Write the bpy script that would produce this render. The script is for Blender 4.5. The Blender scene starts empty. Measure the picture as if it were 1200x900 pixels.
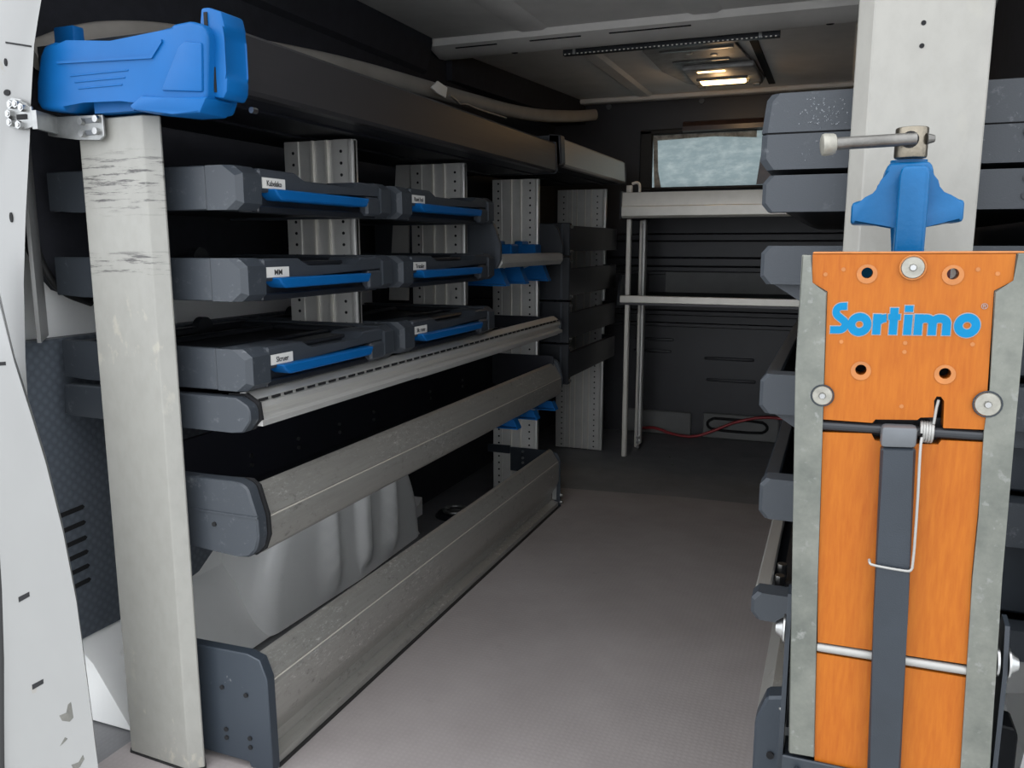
import bpy, bmesh, math, random
from mathutils import Vector, Matrix
random.seed(7)
SC = bpy.context.scene
COL = SC.collection
PI = math.pi

# ------------------------------------------------------------------ camera
cam_d = bpy.data.cameras.new('camera')
cam = bpy.data.objects.new('camera', cam_d); COL.objects.link(cam)
cam_d.sensor_fit = 'HORIZONTAL'; cam_d.sensor_width = 36.0
cam_d.lens = 36.0 * 960.0 / 1200.0
cam_d.clip_start = 0.02; cam_d.clip_end = 200
YAW = math.radians(21.6); PITCH = math.atan(163 / 960.0)
cam.location = (0, 0, 0.80)
cam.rotation_euler = (PI / 2 - PITCH, 0, YAW)
SC.camera = cam

# ------------------------------------------------------------------ sky / exposure
w = bpy.data.worlds.new('overcast_sky'); SC.world = w; w.use_nodes = True
nt = w.node_tree; nt.nodes.clear()
out = nt.nodes.new('ShaderNodeOutputWorld'); bg = nt.nodes.new('ShaderNodeBackground')
tc = nt.nodes.new('ShaderNodeTexCoord'); sx = nt.nodes.new('ShaderNodeSeparateXYZ')
rp = nt.nodes.new('ShaderNodeValToRGB')
rp.color_ramp.elements[0].position = 0.45; rp.color_ramp.elements[0].color = (0.80, 0.84, 0.90, 1)
rp.color_ramp.elements[1].position = 1.0; rp.color_ramp.elements[1].color = (1.15, 1.18, 1.22, 1)
mp = nt.nodes.new('ShaderNodeMapRange'); mp.inputs[1].default_value = -1; mp.inputs[2].default_value = 1
nt.links.new(tc.outputs['Generated'], sx.inputs[0]); nt.links.new(sx.outputs[2], mp.inputs[0])
nt.links.new(mp.outputs[0], rp.inputs[0]); nt.links.new(rp.outputs[0], bg.inputs[0])
bg.inputs[1].default_value = 1.0
nt.links.new(bg.outputs[0], out.inputs[0])
vs = SC.view_settings
vs.view_transform = 'Standard'; vs.look = 'None'; vs.gamma = 1.0; vs.exposure = 1.6
vs.use_curve_mapping = False

# ------------------------------------------------------------------ materials (colours near the rear opening darkened to even out the light)
def lin(r, g, b):
    f = lambda c: (c / 255 / 12.92) if c / 255 <= 0.04045 else ((c / 255 + 0.055) / 1.055) ** 2.4
    return (f(r), f(g), f(b))

class N:
    def __init__(s, name):
        s.m = bpy.data.materials.new(name); s.m.use_nodes = True
        s.t = s.m.node_tree; s.b = s.t.nodes['Principled BSDF']
        s.tc = s.t.nodes.new('ShaderNodeTexCoord')
    def n(s, typ, **kw):
        x = s.t.nodes.new(typ)
        for k, v in kw.items(): setattr(x, k, v)
        return x
    def l(s, a, b): s.t.links.new(a, b)
    def co(s, scale=(1, 1, 1), rot=(0, 0, 0)):
        mpn = s.n('ShaderNodeMapping'); mpn.inputs['Scale'].default_value = scale; mpn.inputs['Rotation'].default_value = rot
        s.l(s.tc.outputs['Object'], mpn.inputs[0]); return mpn.outputs[0]
    def noise(s, scale, detail=4, co=None, rough=0.6):
        x = s.n('ShaderNodeTexNoise'); x.inputs['Scale'].default_value = scale
        x.inputs['Detail'].default_value = detail; x.inputs['Roughness'].default_value = rough
        s.l(co if co is not None else s.co(), x.inputs['Vector']); return x.outputs[0]
    def ramp(s, fac, stops):
        r = s.n('ShaderNodeValToRGB'); e = r.color_ramp.elements
        while len(e) < len(stops): e.new(0.5)
        for k, (p, c) in zip(e, stops):
            k.position = p; k.color = (c, c, c, 1) if not isinstance(c, tuple) else (*c[:3], 1)
        s.l(fac, r.inputs[0]); return r.outputs[0]
    def mix(s, fac, a, b):
        m = s.n('ShaderNodeMix', data_type='RGBA')
        if hasattr(fac, 'is_linked'): s.l(fac, m.inputs[0])
        else: m.inputs[0].default_value = fac
        for v, i in ((a, 6), (b, 7)):
            if isinstance(v, tuple): m.inputs[i].default_value = (*v[:3], 1)
            else: s.l(v, m.inputs[i])
        return m.outputs[2]
    def math(s, op, a, b):
        m = s.n('ShaderNodeMath', operation=op)
        for v, i in ((a, 0), (b, 1)):
            if isinstance(v, (int, float)): m.inputs[i].default_value = v
            else: s.l(v, m.inputs[i])
        return m.outputs[0]
    def bump(s, h, strength=0.3, dist=0.002):
        b = s.n('ShaderNodeBump'); b.inputs['Strength'].default_value = strength; b.inputs['Distance'].default_value = dist
        s.l(h, b.inputs['Height']); s.l(b.outputs[0], s.b.inputs['Normal'])
    def base(s, c):
        if isinstance(c, tuple): s.b.inputs['Base Color'].default_value = (*c[:3], 1)
        else: s.l(c, s.b.inputs['Base Color'])
    def rm(s, r, m=0.0, spec=0.5):
        if hasattr(r, 'is_linked'): s.l(r, s.b.inputs['Roughness'])
        else: s.b.inputs['Roughness'].default_value = r
        s.b.inputs['Metallic'].default_value = m
        s.b.inputs['Specular IOR Level'].default_value = spec

def simple(name, c, rough=0.5, metal=0.0, var=0.15, scale=9.0, bump=0.0, bscale=400, spec=0.5):
    s = N(name)
    c2 = tuple(max(0, x * (1 - var)) for x in c); c3 = tuple(min(1, x * (1 + var)) for x in c)
    s.base(s.mix(s.ramp(s.noise(scale), [(0.3, 0.0), (0.7, 1.0)]), c2, c3)); s.rm(rough, metal, spec)
    if bump: s.bump(s.noise(bscale, 2), bump, 0.001)
    return s.m

M = {}
M['grey_plastic'] = simple('anthracite_plastic', (0.034, 0.040, 0.049), 0.5, 0, 0.12, 12, 0.25, 700)
def worn(name, c, cw, lo, hi, rough=0.5, scale=40, metal=0.0, stretch=(1, 1, 1)):
    s = N(name)
    k = s.ramp(s.noise(scale, 8, s.co(stretch), 0.7), [(lo, 0.0), (hi, 1.0)])
    big = s.ramp(s.noise(7, 3), [(0.4, 0.0), (0.62, 1.0)])
    k = s.math('MULTIPLY', k, big)
    s.base(s.mix(k, c, cw)); s.rm(rough, metal); s.bump(s.noise(600, 2), 0.2, 0.0008)
    return s.m
M['bumper'] = worn('scuffed_anthracite_plastic', (0.031, 0.037, 0.045), (0.15, 0.16, 0.17), 0.58, 0.74, 0.5, 60)
M['black_plastic'] = simple('black_plastic', (0.012, 0.014, 0.018), 0.42, 0, 0.2, 10, 0.2, 500)
M['black_sheet'] = simple('black_powder_coat', (0.010, 0.011, 0.017), 0.6, 0, 0.2, 8, 0.15, 900)
M['black'] = simple('black_void', (0.004, 0.004, 0.005), 0.9, 0, 0.0)
M['dark_steel'] = simple('dark_blue_grey_steel', (0.020, 0.026, 0.034), 0.42, 0.2, 0.12, 15, 0.2, 900)
M['bracket_steel'] = worn('chipped_blue_grey_steel', (0.030, 0.039, 0.051), (0.30, 0.30, 0.30), 0.66, 0.74, 0.45, 50, 0.2)
M['blue'] = simple('blue_plastic', (0.002, 0.085, 0.27), 0.45, 0, 0.08, 10, 0.12, 800, 0.22)
M['blue_cast'] = simple('blue_enamel', (0.002, 0.085, 0.225), 0.34, 0, 0.10, 25, 0.25, 180, 0.25)
M['white_label'] = simple('white_label_tape', (0.62, 0.61, 0.58), 0.4, 0, 0.03)
M['ink'] = simple('dark_ink', (0.05, 0.05, 0.05), 0.6, 0, 0.0)
M['zinc'] = simple('zinc_plate', (0.30, 0.305, 0.30), 0.35, 0.8, 0.18, 45, 0.1, 300)
M['bolt'] = simple('bright_bolt_steel', (0.38, 0.38, 0.375), 0.28, 1.0, 0.05, 30)
M['red'] = simple('red_cable', (0.30, 0.02, 0.025), 0.4, 0, 0.1)
M['seal'] = simple('black_rubber_seal', (0.010, 0.010, 0.010), 0.6, 0, 0.1)
M['lining'] = simple('dark_fibre_lining', (0.014, 0.015, 0.021), 0.85, 0, 0.25, 30, 0.4, 300)
M['bulkhead'] = simple('dark_bulkhead_paint', (0.022, 0.022, 0.026), 0.45, 0, 0.2, 6, 0.15, 300)
M['bulk_grey'] = simple('grey_bulkhead_foot', (0.14, 0.14, 0.135), 0.6, 0, 0.1, 10)
M['roof'] = simple('light_grey_roof_lacquer', (0.72, 0.705, 0.685), 0.5, 0, 0.10, 6, 0.15, 250)
M['roof_bow'] = simple('pale_grey_roof_bow', (0.66, 0.64, 0.61), 0.45, 0, 0.08, 10)
M['beam'] = simple('beige_grey_lacquer', (0.27, 0.25, 0.225), 0.5, 0, 0.12, 10)
M['black_metal'] = simple('black_steel', (0.020, 0.022, 0.026), 0.35, 0.3, 0.2, 20)
M['grey_cap'] = simple('grey_cast_cap', (0.10, 0.107, 0.115), 0.45, 0.2, 0.1, 30)

def painted(name, c, chips=True):
    s = N(name)
    col = s.mix(s.ramp(s.noise(5, 4), [(0.35, 0.0), (0.7, 1.0)]), c, tuple(x * 0.93 for x in c))
    dirt = s.ramp(s.noise(28, 8, s.co((1, 1, 0.5)), 0.75), [(0.62, 0.0), (0.72, 1.0)])
    col = s.mix(s.math('MULTIPLY', dirt, 0.18), col, (0.28, 0.26, 0.23))
    if chips:
        ch = s.ramp(s.noise(16, 5), [(0.72, 0.0), (0.735, 1.0)])
        col = s.mix(ch, col, (0.22, 0.21, 0.19))
    s.base(col); s.rm(0.32, 0); return s.m
M['white'] = painted('dimmed_white_lacquer', (0.235, 0.235, 0.229))  # white van paint, darkened in colour to offset strong light at the rear
M['white_in'] = painted('white_inner_lacquer', (0.90, 0.90, 0.88), False)  # same white paint, lightened in colour to make up for the dim interior

# scuffed cream post: streaks that lie across the profile at certain heights
def post_mat(name, c, heights, stains):
    s = N(name)
    sxyz = s.n('ShaderNodeSeparateXYZ'); s.l(s.tc.outputs['Object'], sxyz.inputs[0]); z = sxyz.outputs[2]
    col = s.mix(s.ramp(s.noise(60, 5, s.co((1, 1, 0.6))), [(0.4, 0.0), (0.75, 1.0)]), c, tuple(x * 0.9 for x in c))
    streak = s.ramp(s.noise(14, 9, s.co((1.0, 1.0, 14.0)), 0.72), [(0.53, 0.0), (0.60, 1.0)])
    for z0, hw, amt in heights:
        band = s.ramp(s.math('DIVIDE', s.math('ABSOLUTE', s.math('SUBTRACT', z, z0), 0), hw), [(0.5, 1.0), (1.0, 0.0)])
        k = s.math('MULTIPLY', s.math('MULTIPLY', band, streak), amt)
        col = s.mix(k, col, (0.04, 0.036, 0.036))
    blot = s.ramp(s.noise(26, 6, s.co((1.6, 1.6, 0.9))), [(0.60, 0.0), (0.68, 1.0)])
    for z0, hw, amt in stains:
        band = s.ramp(s.math('DIVIDE', s.math('ABSOLUTE', s.math('SUBTRACT', z, z0), 0), hw), [(0.5, 1.0), (1.0, 0.0)])
        col = s.mix(s.math('MULTIPLY', s.math('MULTIPLY', band, blot), amt), col, (0.33, 0.31, 0.26))
    s.base(col); s.rm(0.42, 0); s.bump(s.noise(500, 2), 0.08, 0.0006)
    return s.m
M['post'] = post_mat('scuffed_cream_post', (0.245, 0.24, 0.217),
                     [(0.885, 0.05, 0.95), (0.775, 0.02, 0.9)], [(0.68, 0.06, 0.7), (0.60, 0.05, 0.6), (0.05, 0.06, 0.9), (0.16, 0.04, 0.4)])
M['post_r'] = post_mat('cream_post', (0.275, 0.266, 0.24), [], [(0.9, 0.3, 0.18)])

# aluminium profiles
def alu(name, c, rough, worn_amt=0.0, lo=0.55, hi=0.65, dark=(0.12, 0.115, 0.10), metal=0.85):
    s = N(name)
    br = s.noise(30, 6, s.co((6, 0.35, 6)), 0.7)
    col = s.mix(s.ramp(br, [(0.3, 0.0), (0.7, 1.0)]), tuple(x * 0.85 for x in c), c)
    if worn_amt:
        k = s.ramp(s.noise(60, 9, s.co((1.6, 0.8, 1.2)), 0.8), [(lo, 0.0), (hi, 1.0)])
        big = s.ramp(s.noise(4, 3), [(0.40, 0.0), (0.60, 1.0)])
        col = s.mix(s.math('MULTIPLY', s.math('MULTIPLY', k, big), worn_amt), col, dark)
    if worn_amt:
        sc = s.ramp(s.noise(90, 9, s.co((1.0, 0.7, 2.2)), 0.85), [(0.54, 0.0), (0.62, 1.0)])
        bg2 = s.ramp(s.noise(3.5, 3, s.co((1, 1, 3), (0.4, 0, 0))), [(0.46, 0.0), (0.60, 1.0)])
        col = s.mix(s.math('MULTIPLY', s.math('MULTIPLY', sc, bg2), 0.8), col, (0.72, 0.71, 0.68))
    s.base(col); s.rm(s.ramp(br, [(0.2, rough - 0.06), (0.8, rough + 0.08)]), metal)
    return s.m
M['alu'] = alu('aluminium_profile', (0.66, 0.65, 0.62), 0.40, metal=0.6)
M['alu_worn'] = alu('worn_aluminium_profile', (0.40, 0.39, 0.36), 0.40, 0.7, 0.54, 0.66, (0.16, 0.155, 0.14), metal=0.6)
M['alu_shelf'] = alu('shade_toned_aluminium', (0.062, 0.06, 0.064), 0.42, 0.0, metal=0.6)  # dark copy of the shelf aluminium; dim reflection put into the colour
M['alu_dull'] = alu('dull_aluminium', (0.40, 0.385, 0.36), 0.42, metal=0.6)
M['alu_frame'] = simple('aluminium_upright', (0.62, 0.61, 0.58), 0.45, 0.55, 0.08, 14)
M['alu_pale'] = simple('pale_anodised_aluminium', (0.66, 0.63, 0.57), 0.42, 0.4, 0.05, 20)

# galvanised bench rails
s = N('galvanised_bench_rail')
c = s.mix(s.ramp(s.noise(22, 7, None, 0.7), [(0.35, 0.0), (0.68, 1.0)]), (0.17, 0.175, 0.152), (0.10, 0.107, 0.094))
c = s.mix(s.ramp(s.noise(120, 4), [(0.60, 0.0), (0.72, 1.0)]), c, (0.20, 0.205, 0.19))
s.base(c); s.rm(0.42, 0.45); M['galv'] = s.m

# orange varnished plywood
s = N('orange_varnished_plywood')
gr = s.noise(70, 6, s.co((5.0, 1, 0.55), (0, 0.02, 0)), 0.62)
c = s.mix(s.ramp(gr, [(0.30, 0.0), (0.72, 1.0)]), (0.28, 0.066, 0.004), (0.355, 0.102, 0.008))
fl = s.ramp(s.noise(420, 2, s.co((1.6, 1, 0.35))), [(0.58, 0.0), (0.70, 1.0)])
c = s.mix(s.math('MULTIPLY', fl, 0.15), c, (0.27, 0.055, 0.004))
bigv = s.ramp(s.noise(9, 3, s.co((1.3, 1, 0.6))), [(0.35, 0.0), (0.70, 1.0)])
c = s.mix(s.math('MULTIPLY', bigv, 0.35), c, (0.38, 0.125, 0.011))
s.base(c); s.rm(0.42, 0, 0.22); M['ply'] = s.m
M['ply_edge'] = simple('plywood_hole_edge', (0.36, 0.125, 0.025), 0.55, 0, 0.15, 60)

# floor rubbers
def floor_mat(name, c, c2, var):
    s = N(name)
    col = s.mix(s.ramp(s.noise(3.2, 6), [(0.30, 0.0), (0.72, 1.0)]), c, c2)
    dirt = s.ramp(s.noise(14, 8, None, 0.75), [(0.60, 0.0), (0.75, 1.0)])
    col = s.mix(s.math('MULTIPLY', dirt, 0.35), col, tuple(x * 0.6 for x in c))
    scr = s.ramp(s.noise(10, 9, s.co((7, 1.2, 1), (0, 0, 0.9)), 0.8), [(0.68, 0.0), (0.73, 1.0)])
    col = s.mix(s.math('MULTIPLY', scr, 0.28), col, tuple(min(1, x * 2.0) for x in c))
    v = s.n('ShaderNodeTexVoronoi'); v.inputs['Scale'].default_value = 105; v.inputs['Randomness'].default_value = 0.15
    s.l(s.co((1, 1, 0)), v.inputs['Vector'])
    dots = s.ramp(v.outputs['Distance'], [(0.15, 1.0), (0.48, 0.0)])
    s.base(s.mix(s.math('MULTIPLY', dots, var), col, tuple(min(1, x * 1.5) for x in c2)))
    s.rm(s.ramp(s.noise(9, 4), [(0.3, 0.42), (0.7, 0.6)]), 0, 0.4); s.bump(dots, 0.18, 0.001)
    return s.m
M['mat'] = floor_mat('worn_brown_grey_rubber', (0.245, 0.220, 0.214), (0.315, 0.287, 0.280), 0.06)
M['floor'] = floor_mat('dark_grey_rubber', (0.15, 0.15, 0.155), (0.19, 0.19, 0.195), 0.05)
# dimpled lining panel
s = N('dimpled_grey_lining')
v = s.n('ShaderNodeTexVoronoi'); v.inputs['Scale'].default_value = 75; v.inputs['Randomness'].default_value = 0.0
s.l(s.co((1, 1.0, 1.0), (0.785, 0, 0)), v.inputs['Vector'])
d = s.ramp(v.outputs['Distance'], [(0.1, 1.0), (0.5, 0.0)])
s.base(s.mix(d, (0.075, 0.088, 0.106), (0.11, 0.126, 0.148))); s.rm(0.5); s.bump(d, 0.3, 0.002); M['dimple'] = s.m
# brushed steel of the vise screw
M['screw_steel'] = simple('oiled_screw_steel', (0.21, 0.185, 0.145), 0.34, 0.95, 0.3, 60, 0.25, 300)
M['handle_steel'] = simple('dull_handle_steel', (0.15, 0.145, 0.135), 0.42, 0.8, 0.25, 50, 0.3, 300)
M['pale_disc'] = simple('pale_zinc_washer', (0.26, 0.25, 0.215), 0.45, 0.3, 0.2, 120)
M['wire'] = simple('bright_wire', (0.30, 0.295, 0.28), 0.4, 0.4, 0.05, 40)
M['logo_blue'] = simple('sky_blue_print', (0.004, 0.15, 0.31), 0.6, 0, 0.05, 60, 0, 400, 0.1)
M['logo_edge'] = simple('pale_print_edge', (0.27, 0.22, 0.21), 0.6, 0, 0.05)
M['pale_ground'] = simple('light_bouncing_ground', (0.42, 0.42, 0.41), 0.9, 0, 0.3, 30)  # pale tone picked to bounce light up onto the ceiling
M['brown'] = simple('brown_reflection', (0.045, 0.025, 0.02), 0.3, 0, 0.3, 20)  # brown stands for reflections around the window
M['lamp_plate'] = simple('grey_lamp_plate', (0.34, 0.335, 0.33), 0.55, 0.3, 0.2, 30)
# lamp
s = N('lit_lamp_lens'); s.base((1, 0.85, 0.6)); s.b.inputs['Emission Color'].default_value = (1.0, 0.66, 0.28, 1)
s.b.inputs['Emission Strength'].default_value = 3.0; M['lamp'] = s.m
# window film
s = N('window_pane_film')
col = s.mix(s.ramp(s.noise(26, 8, s.co((0.6, 1, 1.5)), 0.7), [(0.45, 0.0), (0.75, 1.0)]), (0.36, 0.405, 0.41), (0.52, 0.55, 0.54))
s.base(col); s.rm(0.25)
tl = s.n('ShaderNodeBsdfTranslucent'); s.l(col, tl.inputs[0])
ms = s.n('ShaderNodeMixShader'); ms.inputs[0].default_value = 0.9
s.l(s.b.outputs[0], ms.inputs[1]); s.l(tl.outputs[0], ms.inputs[2])
s.l(ms.outputs[0], s.t.nodes['Material Output'].inputs[0]); M['pane'] = s.m
# water
s = N('rain_drop'); s.base((0.8, 0.85, 0.9)); s.rm(0.05); s.b.inputs['Transmission Weight'].default_value = 0.9; M['drop'] = s.m

# ------------------------------------------------------------------ mesh builder
class MB:
    def __init__(s): s.bm = bmesh.new(); s.ang = 0
    def _add(s, b, bev=0.0, seg=1, sel=None):
        if bev > 0:
            e = [x for x in b.edges if (sel(x) if sel else True)]
            bmesh.ops.bevel(b, geom=e, offset=bev, segments=seg, affect='EDGES', profile=0.5, clamp_overlap=True)
        bmesh.ops.recalc_face_normals(b, faces=b.faces[:])
        me = bpy.data.meshes.new('tmp'); b.to_mesh(me); b.free(); s.bm.from_mesh(me); bpy.data.meshes.remove(me)
        return s
    def box(s, x0, x1, y0, y1, z0, z1, bev=0.0, seg=1, sel=None):
        b = bmesh.new(); r = bmesh.ops.create_cube(b, size=1)
        for v in b.verts:
            v.co = Vector((x0 + (v.co.x + .5) * (x1 - x0), y0 + (v.co.y + .5) * (y1 - y0), z0 + (v.co.z + .5) * (z1 - z0)))
        return s._add(b, bev, seg, sel)
    def prism(s, pts, axis, a0, a1, bev=0.0, seg=1, shift=(0, 0, 0), sel=None):
        b = bmesh.new()
        def P(p, a):
            return {'X': (a, p[0], p[1]), 'Y': (p[0], a, p[1]), 'Z': (p[0], p[1], a)}[axis]
        v0 = [b.verts.new(P(p, a0)) for p in pts]
        v1 = [b.verts.new(Vector(P(p, a1)) + Vector(shift)) for p in pts]
        b.faces.new(v0); b.faces.new(v1[::-1])
        n = len(pts)
        for i in range(n): b.faces.new((v0[i], v1[i], v1[(i + 1) % n], v0[(i + 1) % n]))
        return s._add(b, bev, seg, sel)
    def holed(s, pts, holes, y0, y1):
        """plate in XZ (extruded along Y) with round holes (x, z, r): bridged by triangulation"""
        b = bmesh.new(); edges = []
        loops = [pts] + [[(hx + hr * math.cos(2 * PI * i / 20), hz + hr * math.sin(2 * PI * i / 20)) for i in range(20)] for hx, hz, hr in holes]
        for y in (y0, y1):
            ed = []
            for L in loops:
                vv = [b.verts.new((p[0], y, p[1])) for p in L]
                ed += [b.edges.new((vv[i], vv[(i + 1) % len(vv)])) for i in range(len(vv))]
                edges.append(vv)
            bmesh.ops.triangle_fill(b, use_beauty=True, use_dissolve=False, edges=ed)
        k = len(loops)
        for a, c in zip(edges[:k], edges[k:]):
            for i in range(len(a)):
                j = (i + 1) % len(a); b.faces.new((a[i], a[j], c[j], c[i]))
        return s._add(b)
    def cyl(s, p0, p1, r, seg=16, r1=None, bev=0.0):
        p0, p1 = Vector(p0), Vector(p1); d = p1 - p0
        b = bmesh.new()
        bmesh.ops.create_cone(b, cap_ends=True, segments=seg, radius1=r, radius2=r if r1 is None else r1, depth=d.length)
        q = d.to_track_quat('Z', 'Y').to_matrix().to_4x4()
        bmesh.ops.transform(b, matrix=Matrix.Translation((p0 + p1) / 2) @ q, verts=b.verts[:])
        if bev:
            return s._add(b, bev, 2, lambda e: len(e.link_faces) == 2 and any(len(f.verts) > 4 for f in e.link_faces))
        return s._add(b)
    def ball(s, c, r, sub=1, sc=(1, 1, 1)):
        b = bmesh.new(); bmesh.ops.create_icosphere(b, subdivisions=sub, radius=r)
        for v in b.verts: v.co = Vector((v.co.x * sc[0] + c[0], v.co.y * sc[1] + c[1], v.co.z * sc[2] + c[2]))
        return s._add(b)
    def tube(s, pts, r, seg=8, smooth=0, flat=1.0):
        P = [Vector(p) for p in pts]; s.ang = 62
        for _ in range(smooth):
            Q = [P[0]]
            for a, c in zip(P, P[1:]): Q += [a.lerp(c, .25), a.lerp(c, .75)]
            P = Q + [P[-1]]
        b = bmesh.new(); rings = []
        up = Vector((0, 0, 1)); prev = None
        for i, p in enumerate(P):
            t = (P[min(i + 1, len(P) - 1)] - P[max(i - 1, 0)]).normalized()
            n = prev - t * prev.dot(t) if prev is not None else (up - t * up.dot(t))
            if n.length < 1e-4: n = Vector((1, 0, 0)) - t * t.x
            n.normalize(); prev = n; bn = t.cross(n)
            rings.append([b.verts.new(p + n * (r * math.cos(2 * PI * k / seg)) + bn * (r * flat * math.sin(2 * PI * k / seg))) for k in range(seg)])
        for A, B in zip(rings, rings[1:]):
            for k in range(seg): b.faces.new((A[k], A[(k + 1) % seg], B[(k + 1) % seg], B[k]))
        b.faces.new(rings[0]); b.faces.new(rings[-1][::-1])
        return s._add(b)
    def grid(s, fn, nu, nv):
        b = bmesh.new(); V = [[b.verts.new(fn(i / nu, j / nv)) for j in range(nv + 1)] for i in range(nu + 1)]
        for i in range(nu):
            for j in range(nv): b.faces.new((V[i][j], V[i + 1][j], V[i + 1][j + 1], V[i][j + 1]))
        bmesh.ops.remove_doubles(b, verts=b.verts[:], dist=1e-6)
        return s._add(b)

def wloc(o):
    v = Vector((0, 0, 0))
    while o is not None: v += o.location; o = o.parent
    return v
def link(name, mb, mat, parent=None, base=None, ang=24):
    bm = mb.bm; ang = max(ang, mb.ang)
    org = wloc(parent) if parent else Vector(base or (0, 0, 0))
    bmesh.ops.translate(bm, verts=bm.verts[:], vec=-org)
    me = bpy.data.meshes.new(name); bm.to_mesh(me); bm.free()
    for p in me.polygons: p.use_smooth = True
    me.set_sharp_from_angle(angle=math.radians(ang))
    me.materials.append(M[mat] if isinstance(mat, str) else mat)
    o = bpy.data.objects.new(name, me); COL.objects.link(o)
    if parent: o.parent = parent
    else: o.location = org
    return o
def part(name, mb, mat, parent, label=None, stuff=False, ang=24):
    o = link(name, mb, mat, parent, ang=ang)
    if label: o['label'] = label
    if stuff: o['kind'] = 'stuff'
    return o
def tag(o, label, cat=None, group=None, kind=None):
    o['label'] = label
    if cat: o['category'] = cat
    if group: o['group'] = group
    if kind: o['kind'] = kind
    return o
def thing(name, loc, label, cat, group=None):
    o = bpy.data.objects.new(name, None); o.empty_display_size = 0.05; COL.objects.link(o)
    o.location = loc; return tag(o, label, cat, group)
def struct(name, mb, mat, label, base=(0, 0, 0), cat='room'):
    return tag(link(name, mb, mat, None, base), label, cat, None, 'structure')
def text_mesh(txt, size, extrude=0.0002, offset=0.0):
    cu = bpy.data.curves.new('t', 'FONT'); cu.body = txt; cu.size = size; cu.extrude = extrude; cu.offset = offset
    cu.align_x = 'CENTER'; cu.align_y = 'CENTER'; cu.resolution_u = 3
    o = bpy.data.objects.new('t', cu); COL.objects.link(o)
    dg = bpy.context.evaluated_depsgraph_get(); me = bpy.data.meshes.new_from_object(o.evaluated_get(dg))
    bpy.data.objects.remove(o); bpy.data.curves.remove(cu); return me
def text_part(name, txt, size, mat, parent, origin, ux, uy, offset=0.0, width=None):
    me = text_mesh(txt, size, 0.0002, offset)
    xs = [v.co.x for v in me.vertices]
    k = 1.0
    if width: k = width / (max(xs) - min(xs))
    ux, uy, o0 = Vector(ux), Vector(uy), Vector(origin); un = ux.cross(uy)
    off = wloc(parent)
    for v in me.vertices: v.co = o0 + ux * (v.co.x * k) + uy * v.co.y + un * v.co.z - off
    me.materials.append(M[mat]); o = bpy.data.objects.new(name, me); COL.objects.link(o); o.parent = parent
    return o

# ================================================================== SETTING
gr = struct('ground', MB().box(-8, 8, -10, 12, -0.62, -0.60), 'pale_ground', 'unseen ground under the van, paled to bounce light inside', cat='ground')  # ground out of view, paled to bounce light up into the van
fl = struct('floor', MB().box(-1.20, 0.36, 0.80, 3.50, -0.05, -0.004), 'floor', 'dark grey rubber load floor of the van')
# ceiling
ce = struct('ceiling', MB().box(-1.22, 0.38, 0.78, 3.50, 1.39, 1.43), 'roof', 'light grey van roof seen from inside', (-.42, 2, 1.39))
part('roof_bow', MB().prism([(2.25, 1.389), (2.262, 1.372), (2.285, 1.366), (2.335, 1.352), (2.375, 1.356), (2.39, 1.389)], 'X', -1.16, 0.33), 'roof_bow', ce)
part('roof_bow_slot', MB().box(-1.08, -0.95, 2.279, 2.2835, 1.3645, 1.3672).box(-0.85, -0.70, 2.279, 2.2835, 1.3645, 1.3672).box(-0.62, -0.4, 2.279, 2.2835, 1.3645, 1.3672), 'black', ce)
part('roof_bow_hole', MB().cyl((-0.92, 2.345, 1.3522), (-0.92, 2.345, 1.356), 0.010, 12), 'black', ce)
part('roof_bow_hole', MB().cyl((-0.06, 2.345, 1.3522), (-0.06, 2.345, 1.356), 0.010, 12), 'black', ce)
for x in (-0.83, -0.36):
    part('roof_rib', MB().prism([(x - .045, 1.3895), (x - .03, 1.383), (x + .03, 1.383), (x + .045, 1.3895)], 'Y', 0.85, 2.249), 'roof', ce)
part('roof_rib', MB().prism([(-.80, 1.3895), (-.785, 1.382), (-.745, 1.382), (-.73, 1.3895)], 'Y', 2.42, 3.36), 'roof_bow', ce)
part('roof_rib', MB().prism([(.0, 1.3895), (.01, 1.380), (.045, 1.380), (.06, 1.3895)], 'Y', 2.42, 3.36), 'roof', ce)
part('roof_groove', MB().box(-0.285, -0.262, 2.43, 3.30, 1.386, 1.3895), 'black', ce)
part('rear_roof_rail', MB().box(-1.15, 0.32, 3.37, 3.42, 1.372, 1.3895, .004), 'roof_bow', ce)

# left wall
wl = struct('wall_left', MB().box(-1.24, -1.19, 0.90, 3.50, -0.05, 1.39), 'white_in', 'left van side wall, white below and dark lined above', (-1.2, 2, 0), 'wall')
part('upper_lining', MB().prism([(0.925, 1.30), (0.924, 0.84), (0.93, 0.79), (0.945, 0.755), (0.968, 0.728), (1.02, 0.708), (3.44, 0.70), (3.44, 1.388), (0.96, 1.388)], 'X', -1.189, -1.165), 'lining', wl, 'dark fibre lining above the white metal')
part('door_seal', MB().tube([(-1.162, 0.927, 1.20), (-1.162, 0.922, 0.86), (-1.162, 0.927, 0.79), (-1.162, 0.943, 0.752), (-1.162, 0.966, 0.724), (-1.162, 1.02, 0.704)], 0.006, 8, 2), 'seal', wl)
slots = [(0.930, 0.366), (0.930, 0.339), (0.930, 0.312), (0.930, 0.287), (0.930, 0.262), (0.930, 0.237)]
part('lining_panel', MB().prism([(0.86, 0.652), (1.62, 0.650), (1.62, 0.40), (1.36, 0.36), (1.30, 0.24), (1.27, 0.185), (1.22, 0.152), (1.13, 0.138), (0.86, 0.138)], 'X', -1.189, -1.158, 0.003), 'dimple', wl, 'dimpled blue grey lining panel with six slots')
for y, z in slots:
    part('vent_slot', MB().prism([(y - .045, z - .008), (y + .034, z - .004), (y + .038, z), (y + .034, z + .004), (y - .045, z)], 'X', -1.160, -1.1572), 'black', wl)
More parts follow.
